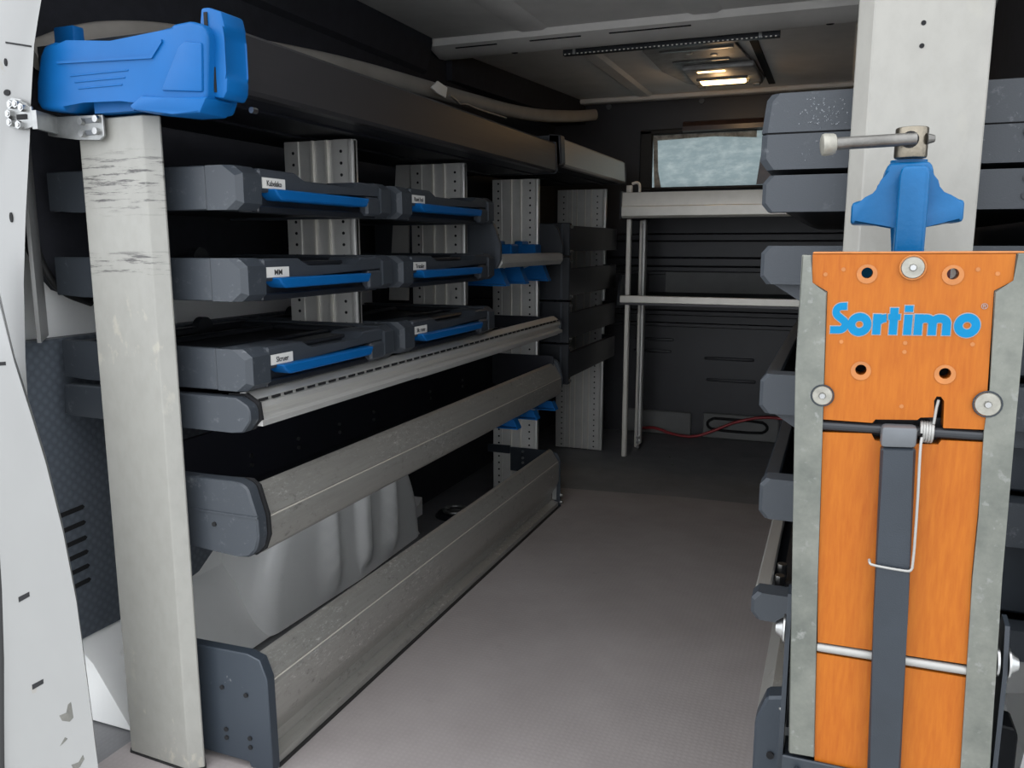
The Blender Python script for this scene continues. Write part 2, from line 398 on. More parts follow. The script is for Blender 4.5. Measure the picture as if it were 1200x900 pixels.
part('rear_lining', MB().box(-1.189, -1.165, 1.96, 3.44, 0.0, 0.699), 'lining', wl)
part('cove_lining', MB().prism([(-1.164, 2.39), (-1.145, 2.39), (-1.03, 3.40), (-1.03, 3.44), (-1.164, 3.44)], 'Z', 1.30, 1.3885), 'lining', wl)
part('cove_lining', MB().prism([(-1.1645, 1.389), (-1.1645, 1.29), (-1.15, 1.30), (-1.135, 1.375), (-1.135, 1.389)], 'Y', 0.95, 2.24), 'lining', wl)
part('sill', MB().prism([(-1.189, 0.19), (-1.168, .14), (-1.125, 0.105), (-1.075, 0.035), (-1.05, 0.0), (-1.189, 0.0)], 'Y', 0.93, 1.95), 'white_in', wl, 'white metal sill')
part('drain_hole', MB().ball((-1.135, 1.335, .115), .03, 2, (.3, .75, .4)), 'white_label', wl)
# wheel arch: dome with three pressed ribs
def arch(sgn, xw, xin, name, parent):
    def fn(u, v):
        a = PI * u; R = 0.345
        y = 1.615 - math.cos(a) * R; z = math.sin(a) * 0.37
        prof = min(1.0, v * 1.0)
        rr = 1.0
        if v < 0.6:
            x = xw + (xin - xw) * (v / 0.6) ; sc = 1.0
        elif v < 0.8:
            t = (v - 0.6) / 0.2 * PI / 2; x = xin + sgn * 0.045 * math.sin(t); sc = 1 - 0.13 * (1 - math.cos(t))
        else:
            t = (v - 0.8) / 0.2; x = xin + sgn * (0.045 + 0.01 * t); sc = 0.87 * (1 - t)
        yy = 1.615 + (y - 1.615) * sc; zz = z * sc
        rib = 0
        for yc in (1.50, 1.635, 1.77):
            rib = max(rib, math.exp(-((yy - yc) / 0.024) ** 4))
        if 0.35 < v < 0.98: x += sgn * 0.022 * rib * min(1, zz / 0.06)
        return (x, yy, max(zz, -0.002))
    return part(name, MB().grid(fn, 150, 60), 'white_in', parent, ang=60)
arch(1, -1.189, -1.088, 'wheel_arch', wl)
# D-pillar and door flange, folded sheet, left
pl = [(-1.30, 1.39), (-0.975, 1.39), (-0.978, 1.16), (-.988, 1.114), (-.996, 1.094), (-1.011, 1.062), (-1.024, .989), (-1.032, .945), (-1.054, .843), (-1.071, .749), (-1.083, .639), (-1.09, 0.5), (-1.30, 0.5)]
part('rear_pillar', MB().prism(pl, 'Y', 0.83, 0.845, 0.003, 2, (-0.02, 0, 0)), 'white', wl, 'white upper rear door pillar with oval holes')
part('pillar_return', MB().prism([(-1.075, .845), (-1.067, .845), (-1.150, .925), (-1.158, .925)], 'Z', 0.66, 1.20), 'white', wl)
part('pillar_seam', MB().prism([(-1.06, 1.067), (-1.013, 1.058), (-1.013, 1.0602), (-1.06, 1.0692)], 'Y', 0.8292, 0.832), 'black', wl)
for x, z, a, b in ((-1.063, 1.043, .0025, .005), (-1.066, 1.004, .006, .004), (-1.082, .838, .003, .007)):
    part('pillar_hole', MB().prism([(x + a * math.cos(2 * PI * i / 14), z + b * math.sin(2 * PI * i / 14)) for i in range(14)], 'Y', 0.8285, 0.832), 'black', wl)
fp = [(-1.06, .785), (-1.034, .646), (-1.009, .564), (-.992, .505), (-.972, .409), (-.959, .31), (-.953, .195), (-.947, .062), (-.950, -0.02), (-1.154, -0.02), (-1.148, .024), (-1.115, .25), (-1.10, .469), (-1.078, .63), (-1.065, .74)]
part('door_flange', MB().prism(fp, 'Y', 0.775, 0.80, 0.004, 2, (-0.03, 0, 0)), 'white', wl, 'bright white door frame flange with paint chips')
part('door_seal', MB().tube([(-1.155, 0.782, -0.02), (-1.150, 0.782, .03), (-1.118, 0.782, .25), (-1.104, 0.782, .46), (-1.094, 0.782, .52)], 0.010, 8, 1), 'seal', wl)
for p in ([(-1.069, .636), (-1.050, .638), (-1.050, .643), (-1.069, .641)], [(-1.074, .290), (-1.051, .303), (-1.051, .310), (-1.074, .298)], [(-1.065, .155), (-1.041, .170), (-1.041, .177), (-1.065, .163)]):
    part('pillar_hole', MB().prism(p, 'Y', 0.7745, 0.778), 'black', wl)
for p in ([(-1.015, .125), (-1.0, .133), (-.995, .147), (-.989, .152), (-.987, .128), (-.995, .12), (-1.01, .118)], [(-1.0, .05), (-.985, .058), (-.975, .072), (-.973, .066), (-.984, .05), (-.996, .042)], [(-1.02, .075), (-1.008, .092), (-1.003, .091), (-1.014, .08)]):
    part('paint_chip', MB().prism(p, 'Y', 0.7746, 0.776), simple('bare_filler', (0.10, 0.097, 0.085), 0.7, 0, 0.3, 60), wl)

# right wall, bulkhead
wr = struct('wall_right', MB().box(0.33, 0.38, 0.90, 3.50, -0.05, 1.39), 'white_in', 'right van side wall behind the right shelving', (.33, 2, 0), 'wall')
part('upper_lining', MB().box(0.305, 0.329, 0.93, 3.44, 0.36, 1.388), 'lining', wr)
arch(-1, 0.329, 0.235, 'wheel_arch', wr)
part('sill', MB().prism([(0.329, 0.16), (0.26, 0.15), (0.20, 0.03), (0.19, 0.0), (0.329, 0.0)], 'Y', 0.93, 1.9), 'white_in', wr)
part('door_flange', MB().prism([(0.40, -0.02), (0.150, -0.02), (0.165, 0.25), (0.177, 0.36), (0.205, 0.50), (0.235, 0.60), (0.26, 0.785), (0.27, 1.39), (0.40, 1.39)], 'Y', 0.775, 0.80, 0.004, 2, (0.03, 0, 0)), 'white', wr)
X0, X1, Z0, Z1 = -0.775, -0.24, 1.03, 1.252
wf = struct('wall_front', MB().box(-1.19, X0, 3.45, 3.49, -0.05, 1.39).box(X1, 0.33, 3.45, 3.49, -0.05, 1.39).box(X0, X1, 3.45, 3.49, -0.05, Z0).box(X0, X1, 3.45, 3.49, Z1, 1.39),
            'bulkhead', 'dark pressed steel bulkhead behind the back shelf', (-.42, 3.45, 0), 'wall')
for z, h, x0 in ((0.83, .018, -1.0), (0.73, .022, -1.0), (0.685, .008, -1.0), (0.52, .012, -1.0), (0.47, .010, -1.0)):
    part('bulkhead_rib', MB().prism([(3.4495, z - h), (3.436, z - h * .6), (3.436, z + h * .6), (3.4495, z + h)], 'X', x0, 0.30), 'bulkhead', wf)
for x0, x1, z in ((-0.80, -0.63, .405), (-0.80, -0.64, .355), (-0.50, -0.30, .335), (-0.49, -0.29, .245)):
    part('bulkhead_bead', MB().box(x0, x1, 3.438, 3.4495, z - .006, z + .006, .005, 2), 'bulkhead', wf)
part('bulkhead_ledge', MB().prism([(3.4495, 1.245), (3.42, 1.25), (3.42, 1.268), (3.43, 1.285), (3.4495, 1.29)], 'X', -0.62, 0.30), 'brown', wf)  # brown tone stands for the lamp's reflection on the ledge
part('bulkhead_foot', MB().box(-0.83, -0.545, 3.432, 3.4495, 0.0, 0.10, .004), 'bulk_grey', wf)
part('bulkhead_foot', MB().box(-0.495, -0.19, 3.432, 3.4495, 0.0, 0.105, .004), 'bulk_grey', wf)
part('oval_bead', MB().tube([(-.45, 3.43, .085), (-.26, 3.43, .085), (-.235, 3.43, .07), (-.235, 3.43, .05), (-.26, 3.43, .035), (-.45, 3.43, .035), (-.475, 3.43, .05), (-.475, 3.43, .07), (-.45, 3.43, .085)], .006, 6, 1), 'black', wf)
for x in (-0.93, -0.55, -0.21):
    part('bulkhead_screw', MB().cyl((x, 3.449, 1.365), (x, 3.436, 1.365), .011, 12), 'grey_cap', wf)
wn = struct('window_1', MB().prism([(X0, Z0), (X1, Z0), (X1, Z1), (X0, Z1)], 'Y', 3.468, 3.472), 'pane', 'hazy pane letting daylight in from the cab', (-.5, 3.47, 1.1), 'window')
fr = MB()
for a in ((X0 - .02, X0 + .03, Z0, Z1 + .01), (X1 - .055, X1 + .02, Z0, Z1 + .01), (X0 - .02, X1 + .02, Z1 - .008, Z1 + .012), (X0 - .02, X1 + .02, Z0 - .01, Z0 + .004)):
    fr.box(a[0], a[1], 3.44, 3.467, a[2], a[3], .004)
part('window_frame', fr, 'seal', wn)
part('side_reflection', MB().prism([(-.325, 1.035), (-.27, 1.035), (-.27, 1.225), (-.305, 1.215)], 'Y', 3.43, 3.439), 'brown', wn, 'brown reflection modelled as a strip at the right of the pane')  # dark brown reflection built as a strip
M['smear'] = simple('smeared_sealant', (0.33, 0.34, 0.32), 0.6, 0, 0.55, 40)
part('tape_strip', MB().prism([(-.752, 1.222), (-.50, 1.230), (-.335, 1.218), (-.335, 1.246), (-.755, 1.246)], 'Y', 3.4635, 3.4675), 'smear', wn, 'grey smeared strip along the top of the pane')
part('sealant_bead', MB().prism([(-.745, 1.222), (-.742, 1.14), (-.736, 1.034), (-.708, 1.034), (-.722, 1.10), (-.728, 1.222)], 'Y', 3.4635, 3.4675), 'smear', wn)

# tan metal rail arching along the top of the left wall
st = struct('trim_1', MB().tube([(-1.13, .925, 1.075), (-1.13, 1.016, 1.122), (-1.13, 1.111, 1.149), (-1.13, 1.208, 1.167), (-1.13, 1.34, 1.180), (-1.115, 1.505, 1.196), (-1.075, 1.703, 1.203), (-1.035, 1.959, 1.203), (-1.01, 2.164, 1.203), (-.97, 2.601, 1.215), (-.945, 3.0, 1.265), (-.93, 3.24, 1.305)], .021, 12, 2, 0.5), 'beam', 'beige grey body rail arching along the upper left wall', (-1.1, .93, 1.07), 'trim')

# ================================================================== LOOSE FLOOR MAT
fm = link('floor_mat', MB().prism([(-1.03, 0.82), (0.32, 0.82), (0.32, 2.615), (0.10, 2.59), (-.036, 2.575), (-.424, 2.562), (-.755, 2.522), (-.82, 2.515), (-.82, 1.0), (-1.03, 1.0)], 'Z', -0.003, 0.0), 'mat', None, (-.4, 1.6, -0.003))
tag(fm, 'worn brown grey dimpled rubber mat covering the near load floor', 'mat')

# ================================================================== POSTS
def post(name, plan, z1, mat, label, base):
    t = thing(name, base, label, 'post', None)
    part('post_body', MB().prism(plan, 'Z', 0.003, z1, 0.0012, 1), mat, t, ang=12)
    cx = sum(p[0] for p in plan) / len(plan); cy = sum(p[1] for p in plan) / len(plan)
    part('base_gasket', MB().prism([(cx + (p[0] - cx) * 1.03, cy + (p[1] - cy) * 1.08) for p in plan], 'Z', 0.0002, 0.003), 'seal', t)
    return t
pL = post('shelf_post', [(-1.010, .892), (-1.004, .885), (-.883, .880), (-.8655, .895), (-.868, .899), (-.890, .919), (-1.010, .919)], 0.972, 'post',
          'scuffed cream flat post at the left rear, under the blue box', (-.95, .90, 0))
pR = post('shelf_post', [(.002, .895), (.016, .880), (.115, .880), (.115, .915), (.002, .915)], 1.388, 'post_r',
          'clean cream flat post rising behind the orange workbench', (.06, .90, 0))
for z in (1.001, .981):
    part('post_hole', MB().cyl((.058, .8795, z), (.058, .883, z), .0022, 12), 'black', pR)

# ================================================================== BLUE HOLDER ON LEFT POST
bb = thing('plastic_holder', (-.9, .89, .964), 'bright blue moulded plastic holder box on top of the left post', 'holder')
fp = [(-.992, .979), (-1.035, .983), (-1.043, .993), (-1.040, 1.02), (-1.029, 1.054), (-1.020, 1.066), (-.998, 1.070), (-.978, 1.063), (-.90, 1.0615), (-.818, 1.060), (-.795, 1.073), (-.768, 1.0745), (-.747, 1.068), (-.741, 1.055), (-.749, .982), (-.757, .967), (-.80, .968), (-.863, .976), (-.889, .992), (-.957, .994)]
part('holder_shell', MB().prism(fp, 'Y', 0.853, 0.915, 0.006, 3), 'blue', bb, ang=45)
part('underside', MB().box(-.955, -.885, .870, .912, .976, .996), 'blue', bb)
for k, (x0, x1) in enumerate(((-.975, -.872), (-.968, -.878), (-.962, -.884))):
    part('moulded_groove', MB().box(x0, x1, .8518, .8545, 1.022 - k * .0085, 1.0245 - k * .0085, .0008), 'blue', bb)
part('moulded_edge', MB().prism([(-.995, 1.040), (-.83, 1.034), (-.812, 1.052), (-.812, 1.0555), (-.832, 1.0375), (-.995, 1.043)], 'Y', .8505, .8545), 'blue', bb)
part('moulded_pad', MB().prism([(-.818, .994), (-.752, .988), (-.748, 1.046), (-.775, 1.050), (-.786, 1.044)], 'Y', .8495, .856, .003, 2), 'blue', bb)
part('bottom_band', MB().prism([(-.873, .978), (-.863, .972), (-.80, .964), (-.757, .963), (-.745, .982), (-.80, .984), (-.85, .990)], 'Y', .849, .90, .003, 2), 'blue', bb)
part('left_tab', MB().box(-1.060, -1.022, .905, .925, 1.040, 1.105, .003, 2), 'blue', bb)
ct = MB()
ct.prism([(-.756, .985), (-.735, .982), (-.729, .99), (-.727, 1.005), (-.731, 1.012), (-.731, 1.055), (-.727, 1.068), (-.731, 1.085), (-.751, 1.092), (-.762, 1.092), (-.766, 1.07), (-.758, 1.065), (-.756, 1.01)], 'Y', .868, .910, .003, 2)
part('clip_tower', ct, 'blue', bb)
part('clip_slot', MB().box(-.757, -.752, .8665, .869, 1.068, 1.086), 'black', bb)
part('clip_slot', MB().box(-.747, -.744, .8665, .869, .99, 1.02), 'black', bb)
part('holder_screw', MB().cyl((-.728, .912, .974), (-.728, .922, .974), .004, 10), 'bolt', bb)
# steel bracket joining pillar and post
br = thing('angle_bracket', (-1.04, .86, .96), 'bright zinc joining bracket between white pillar and left post', 'bracket')
part('bracket_plate', MB().prism([(-1.060, .981), (-1.059, .993), (-1.051, .996), (-1.034, .992), (-1.028, .987), (-1.016, .982), (-1.016, .955), (-1.029, .955), (-1.040, .953), (-1.062, .958)], 'Y', 0.8225, 0.8265, .0010)
     .prism([(-1.016, .8225), (-1.008, .8235), (-1.030, .874), (-1.045, .877), (-1.050, .877), (-1.035, .872), (-1.016, .8285)], 'Z', .953, .977)
     .prism([(-1.050, .976), (-1.045, .977), (-.995, .9755), (-.945, .975), (-.945, .946), (-.953, .941), (-.995, .944), (-1.040, .950), (-1.050, .952)], 'Y', .8725, .8770, .0010), 'zinc', br)
part('slot', MB().box(-1.043, -1.024, .8212, .8227, .966, .973, .003, 2), 'black', br)
for x, z in ((-1.048, .986), (-1.053, .974), (-1.052, .963), (-1.038, .986), (-1.036, .959), (-1.028, .981)):
    part('bolt', MB().cyl((x, .8225, z), (x, .8165, z), .0055, 6).cyl((x, .8165, z), (x, .8155, z), .003, 8), 'bolt', br)
for z in (.968, .952):
    part('slot', MB().box(-.978, -.954, .8713, .8727, z - .0035, z + .0035, .003, 2), 'grey_cap', br)
for x, z in ((-.980, .967), (-.952, .969), (-.980, .951), (-.954, .953)):
    part('bolt', MB().cyl((x, .8725, z), (x, .866, z), .0048, 8), 'bolt', br)

# ================================================================== UPRIGHT FRAMES (left)
def frame(y, z0, z1, x0, x1, label, wide=False, holes=True):
    t = thing('upright_frame', ((x0 + x1) / 2, y + .005, z0), label, 'shelf frame', 'aluminium upright frames')
    m = MB().box(x0, x1, y + .003, y + .009, z0, z1)
    W = x1 - x0
    m.box(x0, x0 + W * .20, y, y + .006, z0, z1)
    m.box(x1 - W * .28, x1 - W * .08, y + .001, y + .008, z0, z1)
    m.box(x1 - W * .08, x1, y - .002, y + .016, z0, z1, .003, 2)
    part('ribbed_panel', m, 'alu_frame', t)
    for k in ((.30, .40, .57, .70) if wide else (.41, .62)):
        part('rib', MB().box(x0 + W * k - .0022, x0 + W * k + .0022, y - .0025, y + .004, z0, z1), 'alu_pale', t)
    if holes:
        h = MB(); n = int((z1 - z0) / .0215)
        for i in range(n):
            z = z0 + .012 + i * .0215
            for xx, yy in ((x0 + W * .13, y), (x1 - W * .18, y + .001)):
                h.cyl((xx, yy + .001, z), (xx, yy - .0005, z), .0031, 8)
        part('hole_row', h, 'black', t, None, True)
    return t
frame(1.352, 0.552, 0.994, -1.006, -0.852, 'ribbed aluminium frame nearest the left post')
frame(1.838, 0.552, 0.994, -0.996, -0.850, 'ribbed aluminium frame between the second drawers and the bin rack')
frame(2.328, 0.0005, 0.992, -0.985, -0.838, 'ribbed aluminium frame at the near corner of the black trays')
frame(3.052, 0.0005, 1.006, -1.020, -0.828, 'wide ribbed aluminium frame at the far end of black trays', True)
sb = link('strut_plate', MB().prism([(-1.075, .66), (-1.02, .66), (-1.008, .996), (-1.045, .996)], 'Y', 1.853, 1.860), 'alu_frame', None, (-1.05, 1.86, .66))
tag(sb, 'slanting grey strut plate behind the second ribbed frame', 'strut')

# ================================================================== DRAWERS (left)
def drawer(y0, y1, z1, label, txt, tw):
    z0 = z1 - .0605
    t = thing('case_drawer', (-.95, (y0 + y1) / 2, z0), label, 'drawer', 'case drawers on the left')
    b = MB().box(-1.125, -.803, y0 + .013, y1 - .013, z0 + .004, z1 - .016)
    part('case_body', b, 'black_plastic', t)
    r = MB()
    r.box(-1.125, -1.10, y0 + .013, y1 - .013, z1 - .016, z1 - .003, .003)
    r.box(-.845, -.803, y0 + .013, y1 - .013, z1 - .016, z1 - .008, .003)
    r.box(-1.10, -.845, y0 + .013, y0 + .035, z1 - .016, z1 - .004, .003)
    r.box(-1.10, -.845, y1 - .035, y1 - .013, z1 - .016, z1 - .004, .003)
    r.box(-1.03, -1.018, y0 + .035, y1 - .035, z1 - .016, z1 - .006, .003)
    r.box(-.90, -.892, y0 + .035, y1 - .035, z1 - .016, z1 - .010, .002)
    part('lid_rim', r, 'black_plastic', t)
    for yk in (y0 + .12, y1 - .13):
        part('lid_latch', MB().cyl((-1.115, yk, z1 - .006), (-1.10, yk, z1 - .006), .020, 16), 'black_plastic', t)
    part('side_plate', MB().prism([(-1.13, z0 + .002), (-1.13, z1), (-.8275, z1), (-.8275, z0), (-1.08, z0), (-1.10, z0 + .003)], 'Y', y0, y0 + .012, .0015), 'bumper', t)
    part('side_plate', MB().box(-1.13, -.8275, y1 - .012, y1, z0, z1, .0015), 'grey_plastic', t)
    for k, (a, c) in enumerate(((y0, y0 + .046), (y1 - .040, y1))):
        m = MB(); b = bmesh.new()
        m.prism([(-.826, z0), (-.780, z0), (-.768, z0 + .009), (-.768, z1 - .011), (-.784, z1), (-.826, z1)], 'Y', a, c, .0075, 1,
                sel=lambda e, a=a, c=c, k=k: abs(e.verts[0].co.y - (a if k == 0 else c)) < 1e-5 and abs(e.verts[1].co.y - (a if k == 0 else c)) < 1e-5 and min(e.verts[0].co.x, e.verts[1].co.x) > -.79)
        part('corner_bumper', m, 'bumper', t)
    ya, yb = y0 + .0465, y1 - .0405
    lip = [(ya, z1 - .0015), (ya + .088, z1 - .0015), (ya + .108, z1 - .016), (yb - .085, z1 - .017), (yb - .068, z1 - .003), (yb, z1 - .003), (yb, z1 - .026), (ya + .065, z1 - .0275), (ya + .062, z1 - .034), (ya, z1 - .034)]
    part('front_lip', MB().prism(lip, 'X', -.835, -.772, .003, 1, sel=lambda e: max(e.verts[0].co.x, e.verts[1].co.x) > -.78), 'grey_plastic', t)
    part('front_panel', MB().box(-.81, -.788, ya, yb, z0 - .001, z1 - .026), 'black_plastic', t)
    part('bottom_edge', MB().box(-.81, -.780, ya + .005, yb - .002, z0 - .002, z0 + .008, .002), 'black_plastic', t)
    part('end_block', MB().box(-.788, -.770, yb - .045, yb, z0 + .002, z1 - .026, .004, 1), 'grey_plastic', t)
    hb = yb - .052
    part('handle', MB().prism([(ya + .018, z1 - .0290), (hb, z1 - .0300), (hb - .010, z1 - .0445), (ya + .036, z1 - .0445), (ya + .026, z1 - .0385)], 'X', -.788, -.759, .0022, 1, sel=lambda e: max(e.verts[0].co.x, e.verts[1].co.x) > -.76), 'blue', t, 'blue pull handle')
    lp = part('label_plate', MB().box(-.7725, -.7708, ya + .006, ya + .058, z1 - .0285, z1 - .0135), 'white_label', t, 'white printed label')
    text_part('lettering', txt, .011, 'ink', lp, (-.7705, ya + .032, z1 - .0215), (0, 1, 0), (0, 0, 1), .0002, tw)
    return t
drawer(0.93, 1.346, .9085, 'dark grey drawer with blue handle, top row, left column', 'Kabelsko', .034)
drawer(1.374, 1.832, .9085, 'dark grey drawer with blue handle, top row, right column', 'Rawl hul', .036)
drawer(0.93, 1.346, .7815, 'dark grey drawer with blue handle, middle row, left column', 'MM', .018)
drawer(1.374, 1.832, .7800, 'dark grey drawer with blue handle, middle row, right column', 'Træskr', .036)
drawer(0.93, 1.346, .6530, 'dark grey drawer on the slotted rail, left of the two, black lid showing', 'Skruer', .030)
drawer(1.374, 1.832, .6540, 'dark grey drawer on the slotted rail, right of the two', 'Sk ruer', .036)

# ================================================================== LEFT SHELVES
def bays(m, z0, z1, x0=-1.12, x1=-.79):
    for a, b in ((.945, 1.346), (1.374, 1.832), (1.866, 2.3175)): m.box(x0, x1, a, b, z0, z1)
    m.box(-.846, x1, .945, 2.3175, z0, z1); m.box(x0, -1.08, .945, 2.3175, z0, z1)
    return m
# slotted tray under the lowest drawers
t = thing('shelf_tray', (-.95, 1.63, .535), 'shallow tray shelf with long slotted aluminium front rail', 'shelf')
part('tray_base', bays(MB(), .545, .550, -1.12, -.79), 'black_sheet', t)
part('front_rail', MB().prism([(-.800, .588), (-.790, .589), (-.776, .580), (-.776, .5785), (-.779, .578), (-.779, .574), (-.770, .5735), (-.768, .566), (-.774, .556), (-.772, .552), (-.762, .549), (-.762, .541), (-.80, .541)], 'Y', .945, 2.335), 'alu', t, 'slotted aluminium rail')
sl = MB(); n = 46
for i in range(n):
    y = .958 + i * (1.365 / n); sl.box(-.7775, -.7752, y, y + .0185, .5745, .5785)
part('rail_slot', sl, 'black', t, None, True)
part('lower_lip', MB().box(-.80, -.775, 1.45, 2.33, .5345, .5405), 'alu', t)
for y0, y1 in ((.923, .944), (2.336, 2.346)):
    xa = -1.13 if y0 < 1 else -.834
    part('end_cap', MB().prism([(xa, .536), (xa + .005, .584), (-.790, .5845), (-.770, .574), (-.766, .566), (-.766, .552), (-.780, .534), (-.80, .533), (xa + .02, .534)], 'Y', y0, y1, .002), 'bumper', t)
part('cap_joint', MB().prism([(-.82, .538), (-.82, .586), (-.788, .588), (-.766, .575), (-.763, .55), (-.778, .535)], 'Y', .9442, .9495), 'black', t)
part('end_wall', MB().box(-1.12, -.79, 2.3180, 2.3220, .5505, .588), 'black_sheet', t)
# trough shelf
t = thing('trough_shelf', (-.95, 1.63, .35), 'deep black trough shelf with scratched aluminium front, above the wheel arch', 'shelf')
part('trough_base', MB().box(-.985, -.80, .945, 2.324, .368, .374), 'black_sheet', t)
part('trough_back', MB().box(-.995, -.986, .945, 2.324, .368, .482), 'black_sheet', t)
part('trough_end', MB().box(-.985, -.785, 2.3205, 2.3240, .374, .47), 'black_sheet', t)
for i, y in enumerate((1.185, 1.327, 1.473, 1.615, 1.9, 2.1)):
    for z in (.400, .418):
        part('screw', MB().cyl((-.986, y, z), (-.983, y, z), .004, 8), 'bolt', t)
part('front_rail', MB().prism([(-.800, .445), (-.794, .447), (-.787, .443), (-.765, .4055), (-.7665, .4045), (-.7665, .4035), (-.765, .4025), (-.763, .395), (-.763, .368), (-.768, .355), (-.780, .345), (-.800, .343)], 'Y', .945, 2.336), 'alu_worn', t, 'scratched aluminium rail with a groove')
for y0, y1 in ((.921, .944), (2.3365, 2.346)):
    xa = -.985 if y0 < 1 else -.834
    part('end_cap', MB().prism([(xa, .354), (xa, .460), (-.800, .4605), (-.785, .458), (-.776, .452), (-.762, .408), (-.761, .378), (-.767, .360), (-.780, .347), (-.800, .346)], 'Y', y0, y1, .003), 'bumper', t)
part('cap_crease', MB().box(-.88, -.7605, .9195, .925, .4085, .4115), 'bumper', t)
part('cap_hole', MB().cyl((-.840, .9212, .391), (-.840, .9185, .391), .0035, 10), 'black', t)
part('cap_joint', MB().prism([(-.82, .345), (-.82, .459), (-.787, .460), (-.773, .452), (-.7595, .408), (-.7585, .377), (-.768, .354), (-.785, .342)], 'Y', .9442, .949), 'black', t)
part('groove_bead', MB().box(-.767, -.7638, .946, 2.3355, .4015, .4032, .0004), 'alu_pale', t)
# bottom board
t = thing('kick_board', (-.80, 1.63, 0), 'long aluminium kick board standing on the left floor', 'board')
part('board_rail', MB().prism([(-.800, .178), (-.794, .182), (-.787, .179), (-.766, .1475), (-.7675, .1465), (-.7675, .1455), (-.766, .1445), (-.763, .138), (-.763, .085), (-.768, .072), (-.786, .040), (-.786, .022), (-.764, .016), (-.764, .0045), (-.800, .0045)], 'Y', .941, 2.3175), 'alu_worn', t, 'scratched aluminium rail')
part('groove_bead', MB().box(-.768, -.7645, .942, 2.3195, .1435, .1452, .0004), 'alu_pale', t)
part('rubber_foot', MB().box(-.80, -.759, .941, 2.318, .0005, .0043), 'seal', t)
part('end_bracket', MB().prism([(-1.02, .012), (-1.02, .186), (-.795, .192), (-.772, .186), (-.760, .156), (-.758, .003), (-.800, .003), (-.800, .014)], 'Y', .921, .940, .0016), 'bracket_steel', t, 'chipped blue grey end plate with bolt holes')
for x, z in ((-.845, .128), (-.800, .124), (-.842, .058), (-.842, .044), (-.797, .053), (-.797, .038)):
    part('bolt_hole', MB().cyl((x, .9212, z), (x, .9185, z), .0036, 10), 'black', t)
part('end_bracket', MB().prism([(-.925, .176), (-.795, .176), (-.770, .170), (-.760, .150), (-.757, -.002 + .003), (-.775, .001), (-.790, .10), (-.925, .10)], 'Y', 2.3206, 2.3246, .001), 'dark_steel', t, 'dark end plate')
part('end_bracket', MB().box(-1.0, -.9255, 2.316, 2.3246, .155, .180, .001), 'dark_steel', t)
part('inner_bracket', MB().box(-.7845, -.770, 2.318, 2.3204, .022, .11, .001), 'zinc', t)
for z in (.018, .040):
    part('bolt', MB().cyl((-.757, 2.316, z), (-.749, 2.316, z), .006, 8), 'bolt', t)
for z in (.165, .145, .130):
    part('bolt', MB().cyl((-.882, 2.3206, z), (-.882, 2.3165, z), .004, 8), 'bolt', t)
# overhead shelves
def over(y0, y1, z0, z1, label, cap, fm_='alu_shelf'):
    t = thing('overhead_shelf', (-.95, (y0 + y1) / 2, z0), label, 'shelf', 'overhead shelves')
    part('shelf_base', MB().box(-1.12, -.79, y0 + .004, y1 - .004, z0, z0 + .010).box(-1.0, -.97, y0 + .01, y1 - .01, z0 - .004, z0).box(-.86, -.84, y0 + .01, y1 - .01, z0 - .004, z0), 'black_sheet', t)
    part('front_profile', MB().prism([(-.792, z0), (-.772, z0), (-.768, z0 + .006), (-.772, z1 - .006), (-.780, z1), (-.792, z1)], 'Y', y0 + .004, y1 - .004), fm_, t)
    for a in (y0, y1 - .004) if cap else (y0,):
        part('end_cap', MB().prism([(-1.12, z0 - .002), (-.772, z0 - .004), (-.765, z0 + .004), (-.770, z1), (-.782, z1 + .002), (-1.12, z1)], 'Y', a, a + .0038), 'black_plastic', t)
    return t
t = over(.927, 2.288, 1.004, 1.088, 'long overhead shelf above the left drawers, front in a shaded tone', True)  # same metal on both shelves; shade and lamplight put in by colour
t2 = over(2.306, 3.10, 1.028, 1.108, 'short overhead shelf continuing toward the bulkhead, front in a lamp-lit tone', True, 'alu_dull')
part('corner_cover', MB().prism([(-.80, 1.024), (-.768, 1.024), (-.760, 1.032), (-.764, 1.110), (-.80, 1.114)], 'Y', 2.306, 2.345, .003), 'alu_shelf', t2)
# clip on the wall above
hc = link('wall_clip', MB().prism([(1.93, 1.190), (1.96, 1.182), (2.01, 1.178), (2.02, 1.205), (1.965, 1.212)], 'X', -.985, -.981).box(-.9805, -.980, 1.985, 1.998, 1.180, 1.190), simple('pale_galvanised_clip', (0.90, 0.92, 0.90), 0.4, 0.0, 0.02), None, (-.983, 1.97, 1.18))
tag(hc, 'small pale metal clip on the beige rail above the long shelf', 'clip')
hb = link('wire_bracket', MB().tube([(-.98, 2.03, 1.187), (-.98, 2.07, 1.182), (-.98, 2.09, 1.173), (-.98, 2.13, 1.182), (-.98, 2.2, 1.178), (-.97, 2.4, 1.18)], .0035, 6, 1), 'zinc', None, (-.98, 2.1, 1.175))
tag(hb, 'thin bent wire on the beige rail beside the pale clip', 'wire')

